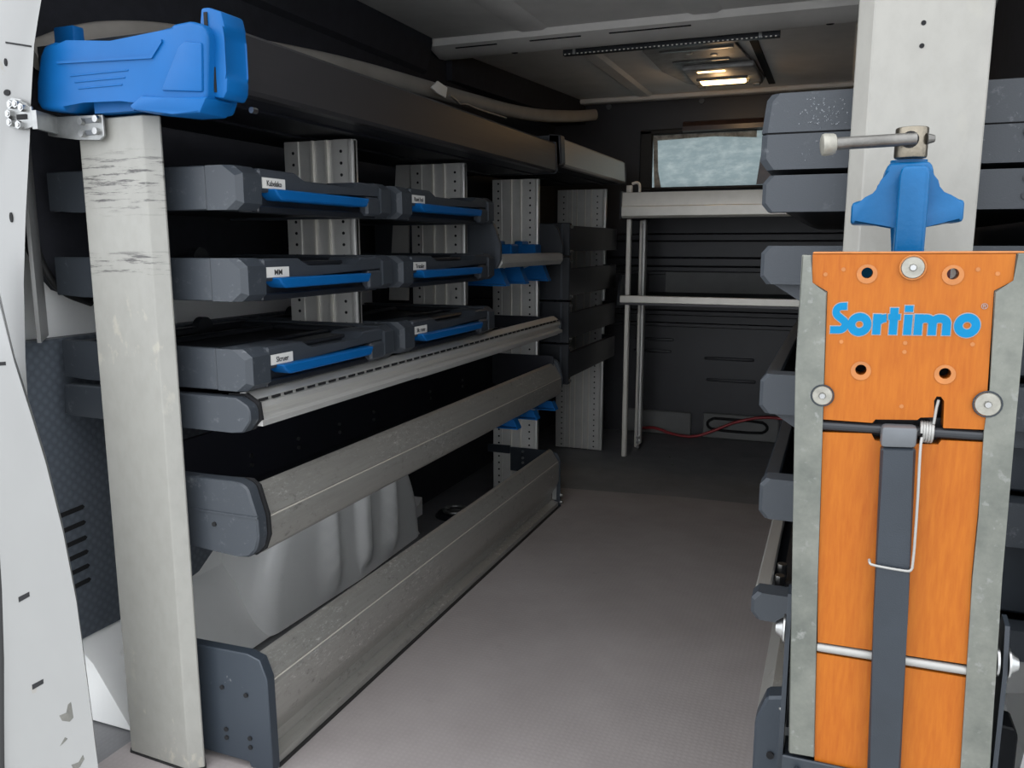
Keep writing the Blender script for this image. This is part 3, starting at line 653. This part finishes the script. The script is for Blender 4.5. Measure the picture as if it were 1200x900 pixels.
# ================================================================== BIN RACK + BLUE HOLDERS
t = thing('bin_rack', (-.95, 2.1, .745), 'black end plated rack with aluminium rail holding blue hangers', 'rack')
for a, nm in ((1.866, 'near'), (2.350, 'far')):
    part('end_plate', MB().prism([(-1.12, .745), (-1.12, .866), (-.800, .862), (-.785, .850), (-.768, .80), (-.768, .765), (-.778, .744)], 'Y', a, a + .008, .0015), 'grey_plastic' if nm == 'near' else 'black_plastic', t)
part('plate_edge', MB().prism([(-.800, .864), (-.784, .851), (-.766, .80), (-.766, .764), (-.777, .742), (-.787, .744), (-.780, .766), (-.780, .80), (-.797, .846), (-.806, .858)], 'Y', 1.8575, 1.8655, .001), 'grey_plastic', t)
part('front_rail', MB().prism([(-.797, .744), (-.775, .744), (-.767, .756), (-.769, .7735), (-.778, .777), (-.797, .777)], 'Y', 1.8745, 2.3495), 'alu', t)
part('back_bar', MB().box(-1.12, -1.10, 1.8745, 2.3495, .75, .86), 'black_sheet', t)
proto = None
def hanger(x, y, z, label, group, tall):
    t = thing('blue_hanger', (x, y, z), label, 'hanger', group)
    h = .048 if tall else .023
    part('gusset', MB().prism([(x - .165, z), (x, z + .001), (x - .006, z + .012), (x - h * .36, z + h - .004), (x - h * .44, z + h), (x - .040, z + h), (x - .115, z + .016)], 'Y', y, y + .004), 'blue', t)
    part('bottom_flange', MB().box(x - .165, x + .003, y - .012, y + .016, z - .003, z), 'blue', t)
    part('edge_flange', MB().prism([(x, z), (x + .003, z), (x - .003, z + .012), (x - h * .36, z + h), (x - h * .44, z + h), (x - .007, z + .012)], 'Y', y - .012, y + .016), 'blue', t)
    if tall: part('hook_block', MB().box(x - .10, x - .035, y - .02, y + .035, z + h, z + h + .055, .004).box(x - .10, x - .075, y - .02, y + .035, z + h + .05, z + h + .064, .003), 'blue', t)
for i, (x, y, n) in enumerate(((-.790, 1.958, 'first'), (-.786, 2.090, 'second'), (-.790, 2.285, 'third'))):
    hanger(x, y, .699, 'blue plastic hanger under the short rack rail, %s from the drawers' % n, 'hangers under the bin rack', True)
for i, (x, y, n) in enumerate(((-.772, 1.995, 'nearest'), (-.768, 2.135, 'middle one'), (-.766, 2.290, 'farthest'))):
    hanger(x, y, .318 - .002 * i, 'blue plastic hanger under the trough shelf, %s of its three' % n, 'hangers under the trough shelf', False)

# ================================================================== BLACK TRAYS AT THE FAR LEFT
names = ('topmost', 'second from the top', 'third from the top', 'lowest')
for i, (za, zb, sa, sb_) in enumerate(((.781, .858, .768, .866), (.645, .728, .632, .764), (.512, .590, .500, .628), (.388, .464, .370, .496))):
    t = thing('parts_tray', (-.95, 2.72, sa), 'black front tray of the far left stack, %s' % names[i], 'tray', 'black trays at the far left')
    part('tray_front', MB().prism([(-.785, 2.43), (-.770, 2.43), (-.770, 2.985), (-.775, 3.012), (-.79, 3.03), (-.83, 3.04), (-.83, 3.028), (-.80, 3.018), (-.787, 2.99)], 'Z', za, zb), 'black_plastic', t, ang=40)
    part('tray_base', MB().box(-1.12, -.787, 2.43, 3.02, za, za + .004), 'black_plastic', t)
    part('side_plate', MB().box(-1.13, -.764, 2.405, 2.425, sa, sb_, .002), 'grey_plastic' if i < 0 else 'black_plastic', t)
    part('plate_rib', MB().box(-.792, -.786, 2.402, 2.4055, sa + .004, sb_ - .004, .001), 'grey_plastic', t)
    for z in (sa + .012, sb_ - .012):
        part('screw', MB().cyl((-.764, 2.415, z), (-.757, 2.415, z), .0045, 8), 'bolt', t)

# ================================================================== BACK SHELF UNIT
t = thing('back_shelf', (-.4, 3.15, 0), 'pale aluminium back shelf unit against the bulkhead with two shelves', 'shelf')
part('upper_profile', MB().prism([(2.975, .985), (2.958, .985), (2.952, .945), (2.952, .938), (2.945, .935), (2.945, .903), (2.955, .895), (2.975, .895)], 'X', -.742, .29), 'alu_pale', t)
part('upper_shelf', MB().box(-.742, .29, 2.976, 3.42, .955, .965), 'black_sheet', t)
part('shelf_end', MB().box(-.748, -.7425, 2.943, 3.42, .893, .99), 'black_plastic', t)
part('middle_profile', MB().box(-.742, .29, 2.945, 2.965, .592, .618, .002), 'alu_pale', t)
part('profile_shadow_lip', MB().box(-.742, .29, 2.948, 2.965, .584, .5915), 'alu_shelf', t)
part('middle_shelf', MB().box(-.735, .29, 2.966, 3.42, .598, .606), 'black_sheet', t)
part('middle_back', MB().box(-.665, .25, 3.405, 3.42, .607, .690), 'bulk_grey', t, 'grey back plate')
part('shelf_end', MB().prism([(2.94, .585), (2.955, .655), (2.98, .690), (3.42, .690), (3.42, .585)], 'X', -.750, -.7425), 'black_plastic', t)
for x, y in ((-.733, 2.985), (-.722, 3.15)):
    part('leg', MB().box(x, x + .018, y, y + .018, .0005, .894, .003), 'alu_pale', t)
part('leg', MB().box(-.708, -.692, 3.13, 3.16, .02, .894, .003), 'alu', t)
part('leg_channel', MB().box(-.7035, -.7015, 3.128, 3.131, .03, .88), 'black', t)
for z in (.012, .03, .05):
    part('foot_bolt', MB().cyl((-.70, 3.128, z), (-.70, 3.115, z), .006, 8), 'bolt', t)
for z in (.62, .628):
    part('screw', MB().cyl((-.7415, 3.03 + (z - .62) * 5, z + .01), (-.732, 3.03 + (z - .62) * 5, z + .01), .004, 8), 'bolt', t)
cl = link('shelf_clip', MB().box(-.735, -.716, 2.98, 3.0, .986, 1.012, .001).tube([(-.716, 2.99, 1.018), (-.70, 2.99, 1.022), (-.690, 2.99, 1.018), (-.688, 2.99, 1.005), (-.688, 2.99, .988)], .005, 8, 1), 'white_label', None, (-.71, 2.99, .985))
tag(cl, 'small white plastic clip on the left end of the back shelf', 'clip')
rc = link('cable', MB().tube([(-.757, 3.40, .022), (-.72, 3.40, .030), (-.681, 3.40, .030), (-.63, 3.395, .014), (-.572, 3.39, .0065), (-.52, 3.39, .0085), (-.466, 3.40, .028), (-.41, 3.41, .055), (-.365, 3.415, .077), (-.29, 3.42, .100), (-.232, 3.42, .108), (-.16, 3.42, .106)], .006, 10, 2), 'red', None, (-.5, 3.40, 0))
tag(rc, 'thin red cable lying along the foot of the dark bulkhead', 'cable')
for x, y in ((-.56, 3.05), (-.53, 2.95)):
    sb2 = link('loose_screw', MB().ball((x, y, .0015), .005, 1, (1, 1, .9)), 'bolt', None, (x, y, -.003))
    tag(sb2, 'tiny bright bolt head on the dark floor, %s of two' % ('farther' if y > 3 else 'nearer'), 'screw')
ring = thing('tie_down_ring', (-1.03, 2.14, 0), 'black recessed tie down ring in the floor beside the wheel arch', 'ring')
part('ring_cup', MB().cyl((-1.03, 2.14, -.003), (-1.03, 2.14, .006), .062, 28, .054), 'black_plastic', ring)
rg = [(-1.03 + .034 * math.cos(2 * PI * i / 16), 2.14 + .034 * math.sin(2 * PI * i / 16), .014) for i in range(17)]
part('ring_loop', MB().tube(rg, .006, 8), 'zinc', ring)
part('ring_pin', MB().cyl((-1.05, 2.14, .010), (-1.01, 2.14, .010), .008, 10), 'zinc', ring)
fb = link('floor_bracket', MB().prism([(1.93, .0), (2.10, .0), (2.10, .055), (2.09, .055), (2.08, .035), (1.93, .015)], 'X', -1.160, -1.12, .002), 'white_in', None, (-1.14, 2.0, 0))
tag(fb, 'chipped white metal foot bracket beside the wheel arch', 'bracket')

# ================================================================== CEILING LAMP, PERFORATED RAIL
t = thing('ceiling_lamp', (-.42, 2.8, 1.389), 'lit dome lamp in a grey mounting plate on the roof', 'lamp')
part('mounting_plate', MB().prism([(-.56, 2.46), (-.33, 2.46), (-.30, 2.9), (-.285, 3.14), (-.30, 3.22), (-.52, 3.22), (-.56, 3.14), (-.60, 2.9), (-.60, 2.6)], 'Z', 1.379, 1.3885, .003), 'lamp_plate', t)
for x, y in ((-.53, 2.55), (-.46, 2.53), (-.39, 2.52), (-.47, 2.66), (-.40, 2.70)):
    part('plate_hole', MB().cyl((x, y, 1.3792), (x, y, 1.376), .012, 12, .009), 'alu_pale', t)
part('plate_step', MB().box(-.55, -.33, 2.60, 2.615, 1.374, 1.3792, .002).box(-.54, -.36, 2.76, 2.77, 1.374, 1.3792, .002), 'zinc', t)
part('lamp_body', MB().box(-.52, -.29, 2.82, 3.14, 1.360, 1.3785, .008, 2), 'lamp_plate', t)
part('upper_lens', MB().box(-.475, -.385, 2.850, 2.862, 1.357, 1.3605, .002), 'lamp', t, 'thin lit strip')
part('lens', MB().box(-.485, -.335, 2.97, 3.03, 1.347, 1.3600, .006, 3), 'lamp', t, 'glowing warm lens')
part('lens_rim', MB().box(-.495, -.325, 2.96, 2.967, 1.351, 1.3605, .002).box(-.495, -.325, 3.033, 3.04, 1.351, 1.3605, .002), 'grey_cap', t)
for x in (-.50, -.31):
    part('clip', MB().box(x - .012, x + .012, 3.10, 3.13, 1.354, 1.3605, .002), 'zinc', t)
lt = bpy.data.lights.new('lamp_light', 'POINT'); lt.energy = 0.16; lt.color = (1.0, 0.62, 0.30); lt.shadow_soft_size = 0.03
lo = bpy.data.objects.new('lamp_light', lt); COL.objects.link(lo); lo.parent = t; lo.location = (0, .2, -.075)
t = thing('perforated_rail', (-.49, 2.405, 1.36), 'black perforated rail hanging under the pale roof bow', 'rail')
part('rail_body', MB().box(-.79, -.185, 2.398, 2.416, 1.345, 1.372, .001), 'black_metal', t)
ph = MB()
for i in range(48): ph.box(-.785 + i * .0125, -.785 + i * .0125 + .005, 2.3968, 2.399, 1.3465, 1.3495)
part('perforation', ph, 'alu_pale', t, None, True)
for x in (-.755, -.235):
    part('rail_clip', MB().box(x - .004, x + .004, 2.394, 2.399, 1.346, 1.372).box(x - .014, x + .014, 2.39, 2.416, 1.372, 1.389, .001), 'zinc', t)

# ================================================================== RIGHT TRAYS (end caps toward the camera)
def cap_profile(x0, z0, z1, c=.010, x1=.285):
    return [(x1, z0), (x1, z1), (x0 + c, z1), (x0, z1 - c * 1.2), (x0, z0 + c * 1.2), (x0 + c, z0)]
def right_tray(x0, z0, z1, label, bin_=None, c_=.012, y=.958, screws=(), taper=0.0, rail=True):
    c = .0068
    t = thing('side_tray', (.10, 1.6, z0), label, 'tray', 'trays of the right hand unit')
    m = MB().prism(cap_profile(x0, z0, z1, c), 'Y', y, y + .03, .0042, 1, sel=lambda e: max(e.verts[0].co.x, e.verts[1].co.x) < .2 and abs(e.verts[0].co.y - y) < 1e-5 and abs(e.verts[1].co.y - y) < 1e-5)
    part('end_cap', m, 'bumper', t)
    part('tray_shell', MB().prism([(x0 + .004, z1 - .012), (x0 + .004, z0 + .012), (x0 + .03, z0 + .003), (.285, z0 + .003), (.285, z0 + .012), (x0 + .03, z0 + .012), (x0 + .012, z1 - .012)], 'Y', y + .0305, 2.30), 'black_plastic', t)
    if rail: part('rim_rail', MB().box(x0 + .002, x0 + .020, y + .032, 2.30, z1 - .011, z1 - .004, .002), rail if isinstance(rail, str) else 'dark_steel', t)
    if taper: part('tapered_underside', MB().prism([(x0 + .014, z0 - .0005), (.28, z0 - .0005), (.28, z0 - taper), (x0 + .045, z0 - taper)], 'Y', y + .012, y + .20), 'grey_plastic', t)
    if bin_: part('hanging_bin', MB().prism([(x0 + bin_[0], z0 - taper - .001), (.28, z0 - taper - .001), (.28, z0 - bin_[1]), (x0 + bin_[0] + .006, z0 - bin_[1])], 'Y', y + .03, y + .24, .003), 'dark_steel', t)
    for x, z in screws:
        part('screw', MB().cyl((x, y + .001, z), (x, y - .002, z), .0035, 10), 'black_metal', t)
    return t
t = thing('lidded_case', (.10, 1.2, .880), 'wet dark grey lidded case on top of the right unit', 'case')
part('lid', MB().prism([(.285, .919), (.285, .960), (-.079, .960), (-.084, .954), (-.088, .9195)], 'Y', .958, 1.35, .0065, 1, sel=lambda e: max(e.verts[0].co.x, e.verts[1].co.x) < .2 and min(e.verts[0].co.y, e.verts[1].co.y) < .96 and max(e.verts[0].co.y, e.verts[1].co.y) < .96 and max(e.verts[0].co.z, e.verts[1].co.z) > .91), 'bumper', t)
part('case_body', MB().prism([(.285, .8805), (.285, .9175), (-.0875, .9175), (-.088, .890), (-.081, .8805)], 'Y', .958, 1.35, .0065, 1, sel=lambda e: max(e.verts[0].co.x, e.verts[1].co.x) < .2 and max(e.verts[0].co.y, e.verts[1].co.y) < .96 and min(e.verts[0].co.z, e.verts[1].co.z) < .925), 'bumper', t)
part('lid_seam', MB().box(-.083, .283, .960, 1.34, .9173, .9192), 'black', t)
part('screw', MB().cyl((.163, .9585, .909), (.163, .955, .909), .004, 12), 'black_metal', t)
dr = MB(); 
for i in range(150):
    u = random.random(); x = -.055 + (random.gauss(.028, .02) if i < 90 else u * .33)
    if x < -.05: continue
    z = .925 + random.random() * .028 if i < 70 else .888 + random.random() * .062
    if abs(z - .918) < .004: continue
    r = random.uniform(.0005, .0013); dr.ball((x, .9578, z), r, 1, (1, .6, 1))
part('rain_drops', dr, 'drop', t, None, True)
right_tray(-.084, .8355, .8745, 'dark grey tray of the right unit, directly below the lidded case', None, .012, screws=((.166, .865), (.166, .848)))
right_tray(-.082, .757, .799, 'dark grey tray end cap at the height of the bench top edge', (.047, .095), .012, taper=.020)
right_tray(-.076, .6105, .656, 'dark grey tray end cap beside the middle of the bench board', (.047, .072), .012, taper=.020)
right_tray(-.0705, .486, .534, 'dark grey tray end cap above the lowest side tray', (.050, .085), .010)
t = right_tray(-.0735, .360, .394, 'lowest dark grey tray end cap, above the bench pivot bolt', None, .010, rail='alu_dull')
for y in (1.02, 1.06):
    part('bolt', MB().cyl((-.045, y, .376), (-.045, y, .395), .006, 8), 'bolt', t)
t = thing('kick_board', (0, 1.6, 0), 'aluminium kick board at the foot of the right unit', 'board')
part('board_rail', MB().prism([(-.030, .262), (-.045, .262), (-.062, .225), (-.062, .02), (-.030, .02)], 'Y', .990, 2.30), 'alu_worn', t)
part('rubber_foot', MB().box(-.062, -.030, .990, 2.30, .0005, .0195), 'seal', t)
part('end_bracket', MB().prism([(.06, .003), (.06, .262), (-.025, .268), (-.050, .262), (-.062, .228), (-.062, .003)], 'Y', .960, .989, .003), 'bracket_steel', t, 'blue grey end plate with a bolt hole')
part('bolt_hole', MB().cyl((-.042, .9605, .188), (-.042, .957, .188), .0045, 12), 'black', t)
part('edge_fold', MB().box(-.035, .0, .9565, .9605, .250, .2535, .001), 'zinc', t)
bx = link('wall_box', MB().prism([(.196, .20), (.196, .266), (.216, .264), (.219, .255), (.219, .20)], 'Y', .99, 1.03, .002).box(.197, .218, .992, 1.03, .12, .198, .002), 'black_plastic', None, (.208, 1.0, .12))
tag(bx, 'black plastic box low on the right wheel arch', 'box')

# ================================================================== WORKBENCH
wb = thing('folding_workbench', (.05, .72, .33), 'folded orange plywood workbench with galvanised side rails', 'workbench')
YF = .70
Lr = [(-.028, .792), (-.021, .792), (-.02, .77), (-.008, .763), (-.005, .66), (-.003, .596), (-.001, .526), (.006, .361), (-.015, .36), (-.021, .523), (-.028, .702)]
Rr = [(.12, .794), (.12, .774), (.108, .766), (.111, .693), (.11, .66), (.112, .592), (.112, .543), (.117, .378), (.1175, .350), (.139, .350), (.137, .384), (.135, .458), (.132, .546), (.131, .612), (.13, .678), (.1295, .73), (.127, .794)]
for P, lab, sx_ in ((Lr, 'left galvanised rail', -1), (Rr, 'right galvanised rail', 1)):
    part('side_rail', MB().prism(P, 'Y', YF - .002, YF + .0015, .0008), 'galv', wb, lab)
part('side_rail_flange', MB().prism([(-.0285, .792), (-.0285, .70), (-.0215, .523), (-.0155, .36), (-.013, .36), (-.019, .523), (-.026, .70), (-.026, .792)], 'Y', YF + .002, YF + .038), 'galv', wb)
part('side_rail_flange', MB().prism([(.1275, .794), (.130, .73), (.1325, .546), (.1355, .458), (.1395, .35), (.137, .35), (.133, .458), (.130, .546), (.1275, .73), (.125, .794)], 'Y', YF + .002, YF + .038), 'galv', wb)
up = [(-.0205, .7925), (.1195, .7935), (.1195, .774), (.1077, .7665), (.1107, .661), (.0825, .660), (.0815, .681), (.079, .6845), (.076, .6845), (.0745, .681), (.0755, .668), (.066, .667), (.064, .665), (.034, .663), (.032, .66), (-.0047, .66), (-.0077, .7635), (-.0197, .7705)]
# upper board split round the holes by a real holed plate
hl = [(.0203, .7785, .0042), (.0797, .7785, .0042), (.0208, .7023, .0042), (.0803, .7028, .0042)]
part('upper_board', MB().holed(up, hl, YF, YF + .018), 'ply', wb, 'orange board carrying the lettering')
part('top_edge', MB().prism([(-.0205, .7926), (.1255, .7936), (.1255, .7955), (-.0205, .7945)], 'Y', YF + .0005, YF + .030, .0008), 'ply_edge', wb)
for i, (x, z, r) in enumerate(hl):
    ringp = [(x + .0075 * math.cos(2 * PI * k / 20), z - .0008 + .0075 * math.sin(2 * PI * k / 20)) for k in range(20)]
    part('countersink', MB().holed(ringp, [(x, z, r)], YF - .0007, YF - .0001), 'ply_edge', wb)
part('hole_backing', MB().box(.010, .030, YF + .0185, YF + .0205, .770, .787), 'logo_blue', wb, 'blue seen through the left hole')
part('hole_backing', MB().box(.070, .080, YF + .0185, YF + .0205, .770, .787), 'red', wb, 'red seen through the right hole')
part('hole_backing', MB().box(.0805, .090, YF + .0185, YF + .0205, .770, .787), 'alu_pale', wb)
part('hole_backing', MB().box(.010, .090, YF + .0185, YF + .0205, .690, .712), 'black', wb)
for x, z in ((-.010, .777), (.003, .781), (.096, .782), (.109, .779), (.005, .724), (.051, .725), (.051, .718), (.097, .726), (.052, .675)):
    part('pin_hole', MB().cyl((x, YF - .0004, z), (x, YF + .001, z), .0016, 10), 'ply_edge', wb)
for x, z, r in ((.052, .783, .0085), (-.0065, .680, .0080), (.1105, .6812, .0092)):
    d_ = part('fixing_disc', MB().cyl((x, YF + .001, z), (x, YF - .0035, z), r, 24, r * .92), 'pale_disc', wb, 'pale round fixing disc')
    part('disc_rim', MB().tube([(x + r * 1.06 * math.cos(2 * PI * k / 20), YF - .0022, z + r * 1.06 * math.sin(2 * PI * k / 20)) for k in range(21)], .0006, 5), 'dark_steel' if r < .0083 or r > .009 else 'ply_edge', d_)
    part('disc_screw', MB().cyl((x, YF - .0034, z), (x, YF - .006, z), .0030, 8, .0022), 'bolt', d_)
mid = [(-.0045, .649), (.032, .651), (.035, .6455), (.064, .6455), (.080, .6465), (.082, .650), (.1107, .651), (.1117, .592), (.1117, .543), (.1147, .4685), (.0023, .4665), (-.0007, .526), (-.0027, .596)]
part('middle_board', MB().prism(mid, 'Y', YF + .001, YF + .018), 'ply', wb)
part('lower_board', MB().prism([(.0022, .4565), (.1150, .4572), (.117, .378), (.1173, .350), (.0065, .350), (.006, .361)], 'Y', YF + .001, YF + .018), 'ply', wb)
part('board_backing', MB().box(-.004, .11, YF + .019, YF + .022, .452, .664), 'black_metal', wb)
part('cross_rod', MB().cyl((-.005, YF + .004, .6545), (.1105, YF + .004, .6557), .0042, 14), 'black_metal', wb)
part('cross_bar', MB().cyl((.0022, YF + .003, .4615), (.115, YF + .003, .4627), .0038, 16), 'wire', wb)
lg = part('support_leg', MB().prism([(.039, .6425), (.064, .6440), (.0685, .50), (.0735, .350), (.0485, .350), (.0435, .50)], 'Y', YF - .010, YF + .002, .002), 'dark_steel', wb, 'dark steel folding leg')
part('leg_cap', MB().prism([(.0385, .6430), (.0640, .6445), (.0640, .661), (.0385, .660)], 'Y', YF - .0115, YF + .004, .003, 2), 'grey_cap', lg)
sp = MB(); hp = []
for i in range(49):
    a = i / 48 * 4.5 * 2 * PI; hp.append((.0672 + .0088 * i / 48, YF + .004 - .0078 * math.cos(a), .6552 + .0078 * math.sin(a)))
sp.tube(hp, .00125, 6)
sp.tube([(.0755, YF - .001, .663), (.0765, YF - .001, .676), (.0775, YF - .001, .682)], .0011, 6)
wr_ = [(.0672, YF - .010, .6535), (.0665, YF - .0125, .645), (.0680, YF - .0125, .600), (.0685, YF - .0125, .549), (.0670, YF - .0125, .5455), (.064, YF - .0125, .545), (.050, YF - .0125, .5455), (.0385, YF - .0125, .5465), (.0372, YF - .012, .5475), (.037, YF - .008, .549)]
sp.tube(wr_, .0011, 6, 1)
part('spring_wire', sp, 'wire', wb, 'bright wire spring hooked round the leg')
# pivot arms + bottom bracket
part('pivot_arm', MB().prism([(.722, .497), (.738, .500), (.748, .47), (.752, .40), (.955, .20), (.955, .12), (.90, .10), (.712, .30), (.712, .46)], 'X', -.0245, -.0205), 'dark_steel', wb)
part('pivot_arm', MB().prism([(.722, .497), (.738, .500), (.748, .47), (.752, .40), (.93, .20), (.93, .12), (.90, .10), (.712, .30), (.712, .46)], 'X', .1420, .1455), 'dark_steel', wb)
for x, sg, zc in ((-.0250, -1, .4645), (.1460, 1, .4660)):
    part('pivot_washer', MB().cyl((x, .722, zc), (x + sg * .0016, .722, zc), .0125, 20), 'bolt', wb)
    part('pivot_bolt', MB().cyl((x + sg * .002, .722, zc), (x + sg * .008, .722, zc), .0095, 16, .005), 'bolt', wb)
    part('pivot_washer', MB().cyl((x - sg * .0065, .722, zc), (x - sg * .0082, .722, zc), .0125, 20), 'bolt', wb)
part('bottom_bracket', MB().box(-.0200, .1415, .700, .745, .320, .3490, .001).box(-.0205, .1415, .697, .7005, .300, .3575, .001), 'dark_steel', wb)
for x in (-.0075, .128):
    part('bracket_bolt', MB().cyl((x, .697, .348), (x, .692, .348), .0026, 10), 'dark_steel', wb)
part('rear_channel', MB().box(-.02, .135, .7395, .7560, .36, .76), 'black_metal', wb)

# lettering built from strokes
def stroke_poly(pts, wd):
    P = [Vector((p[0], p[1])) for p in pts]; L, R_ = [], []
    for i, p in enumerate(P):
        a_, b_ = (P[max(i - 1, 0)], P[min(i + 1, len(P) - 1)])
        if (P[0] - P[-1]).length < 1e-6 and i in (0, len(P) - 1): a_, b_ = P[-2], P[1]
        t_ = (b_ - a_).normalized(); n_ = Vector((-t_.y, t_.x))
        L.append(p + n_ * wd / 2); R_.append(p - n_ * wd / 2)
    return L, R_
def arc(cx, cy, rx, ry, a0, a1, n=16):
    return [(cx + rx * math.cos(math.radians(a0 + (a1 - a0) * i / n)), cy + ry * math.sin(math.radians(a0 + (a1 - a0) * i / n))) for i in range(n + 1)]
W_ = .0064
def logo(wd, grow):
    S = []
    xh = .0165
    def ring_(cx): S.append((arc(cx, xh / 2 - .0003, .0097 - wd / 2 + grow / 2, .0094 - wd / 2 + grow / 2, 0, 360, 36), wd))
    def stem(x, z0, z1): S.append(([(x, z0 - grow / 2), (x, z1 + grow / 2)], wd))
    # S
    S.append(([(.0002 - grow / 2, .0034)] + arc(.0075, .0078, .0048, .0044, -90, 60, 10) + arc(.0085, .0182, .0044, .0044, 225, 90, 10) + [(.0128 + grow / 2, .0228)], wd * .92))
    ring_(.0237)
    stem(.0376, 0, xh); S.append((arc(.0452, .0088, .0068, .0046, 165, 92, 8), wd))
    stem(.0507, 0, .0215); S.append(([(.0462 - grow / 2, .0142), (.0558 + grow / 2, .0142)], wd * .72))
    stem(.0620, 0, xh - .0004); S.append(([(.0588 - grow / 2, .0208), (.0652 + grow / 2, .0208)], .0050 + grow))
    stem(.0700, 0, xh); stem(.0808, 0, .0100); stem(.0916, 0, .0100)
    for cx in (.0754, .0862): S.append((arc(cx, .0092, .0054, .0041, 180, 0, 12), wd))
    ring_(.1068)
    return S
def logo_mesh(wd, grow, y, name, mat):
    b = bmesh.new(); k = .1055 / .1172; y0_ = y
    for q_, (pts, w_) in enumerate(logo(wd, grow)):
        y = y0_ - q_ * .00002
        L, R_ = stroke_poly(pts, w_)
        vl = [b.verts.new((-.0040 + p.x * k, y, .7300 + p.y * .97 + p.x * .022)) for p in L]
        vr = [b.verts.new((-.0040 + p.x * k, y, .7300 + p.y * .97 + p.x * .022)) for p in R_]
        for i in range(len(vl) - 1):
            try: b.faces.new((vl[i], vl[i + 1], vr[i + 1], vr[i]))
            except Exception: pass
    m = MB(); m.bm.free(); m.bm = b
    for f_ in b.faces:
        f_.normal_update()
        if f_.normal.y > 0: f_.normal_flip()
    return part(name, m, mat, wb)
logo_mesh(W_ + .0014, .0014, YF - .0002, 'logo_outline', 'logo_edge')
logo_mesh(W_, 0.0, YF - .0007, 'logo_lettering', 'logo_blue')
text_part('trade_mark', '®', .006, 'logo_edge', wb, (.1025, YF - .0004, .7545), (1, 0, 0), (0, 0, 1))

# ================================================================== VISE
vs_ = thing('bench_vise', (.05, .775, .79), 'blue cast iron bench vise standing up behind the workbench', 'vise')
yv = .765
part('jaw_casting', MB().prism([(.0335, .868), (.0645, .868), (.0672, .862), (.0682, .852), (.0700, .846), (.0745, .8405), (.081, .8375), (.0920, .8365), (.0922, .8185), (.0615, .8175), (.0615, .775), (.0435, .775), (.0435, .8175), (.0068, .8175), (.0065, .8360), (.0175, .8372), (.0240, .8405), (.0285, .846), (.0302, .852), (.0312, .862)], 'Y', yv + .008, yv + .060, .003, 2), 'blue_cast', vs_, ang=50)
part('front_bar', MB().prism([(.0435, .864), (.0615, .864), (.0640, .858), (.0640, .770), (.0415, .770), (.0415, .858)], 'Y', yv - .006, yv + .012, .003, 2), 'blue_cast', vs_, ang=50)
part('collar', MB().cyl((.0495, yv + .030, .8675), (.0495, yv + .030, .871), .0145, 24), 'blue_cast', vs_)
part('spindle_head', MB().cyl((.0495, yv + .018, .8715), (.0495, yv + .018, .8965), .0128, 28, None, .0015), 'screw_steel', vs_)
part('handle_bar', MB().cyl((-.012, yv - .004, .8835), (.052, yv + .006, .8860), .0052, 18), 'handle_steel', vs_)
part('handle_knob', MB().cyl((-.0205, yv - .006, .8828), (-.009, yv - .0035, .8836), .0095, 20, .0085, .0025), 'pale_disc', vs_)
part('handle_end', MB().cyl((.060, yv + .012, .8862), (.0660, yv + .014, .8865), .0048, 14, .003), 'handle_steel', vs_)
part('cross_hole', MB().cyl((.0475, yv + .004, .8855), (.0475, yv + .0075, .8855), .0068, 18), 'black', vs_)
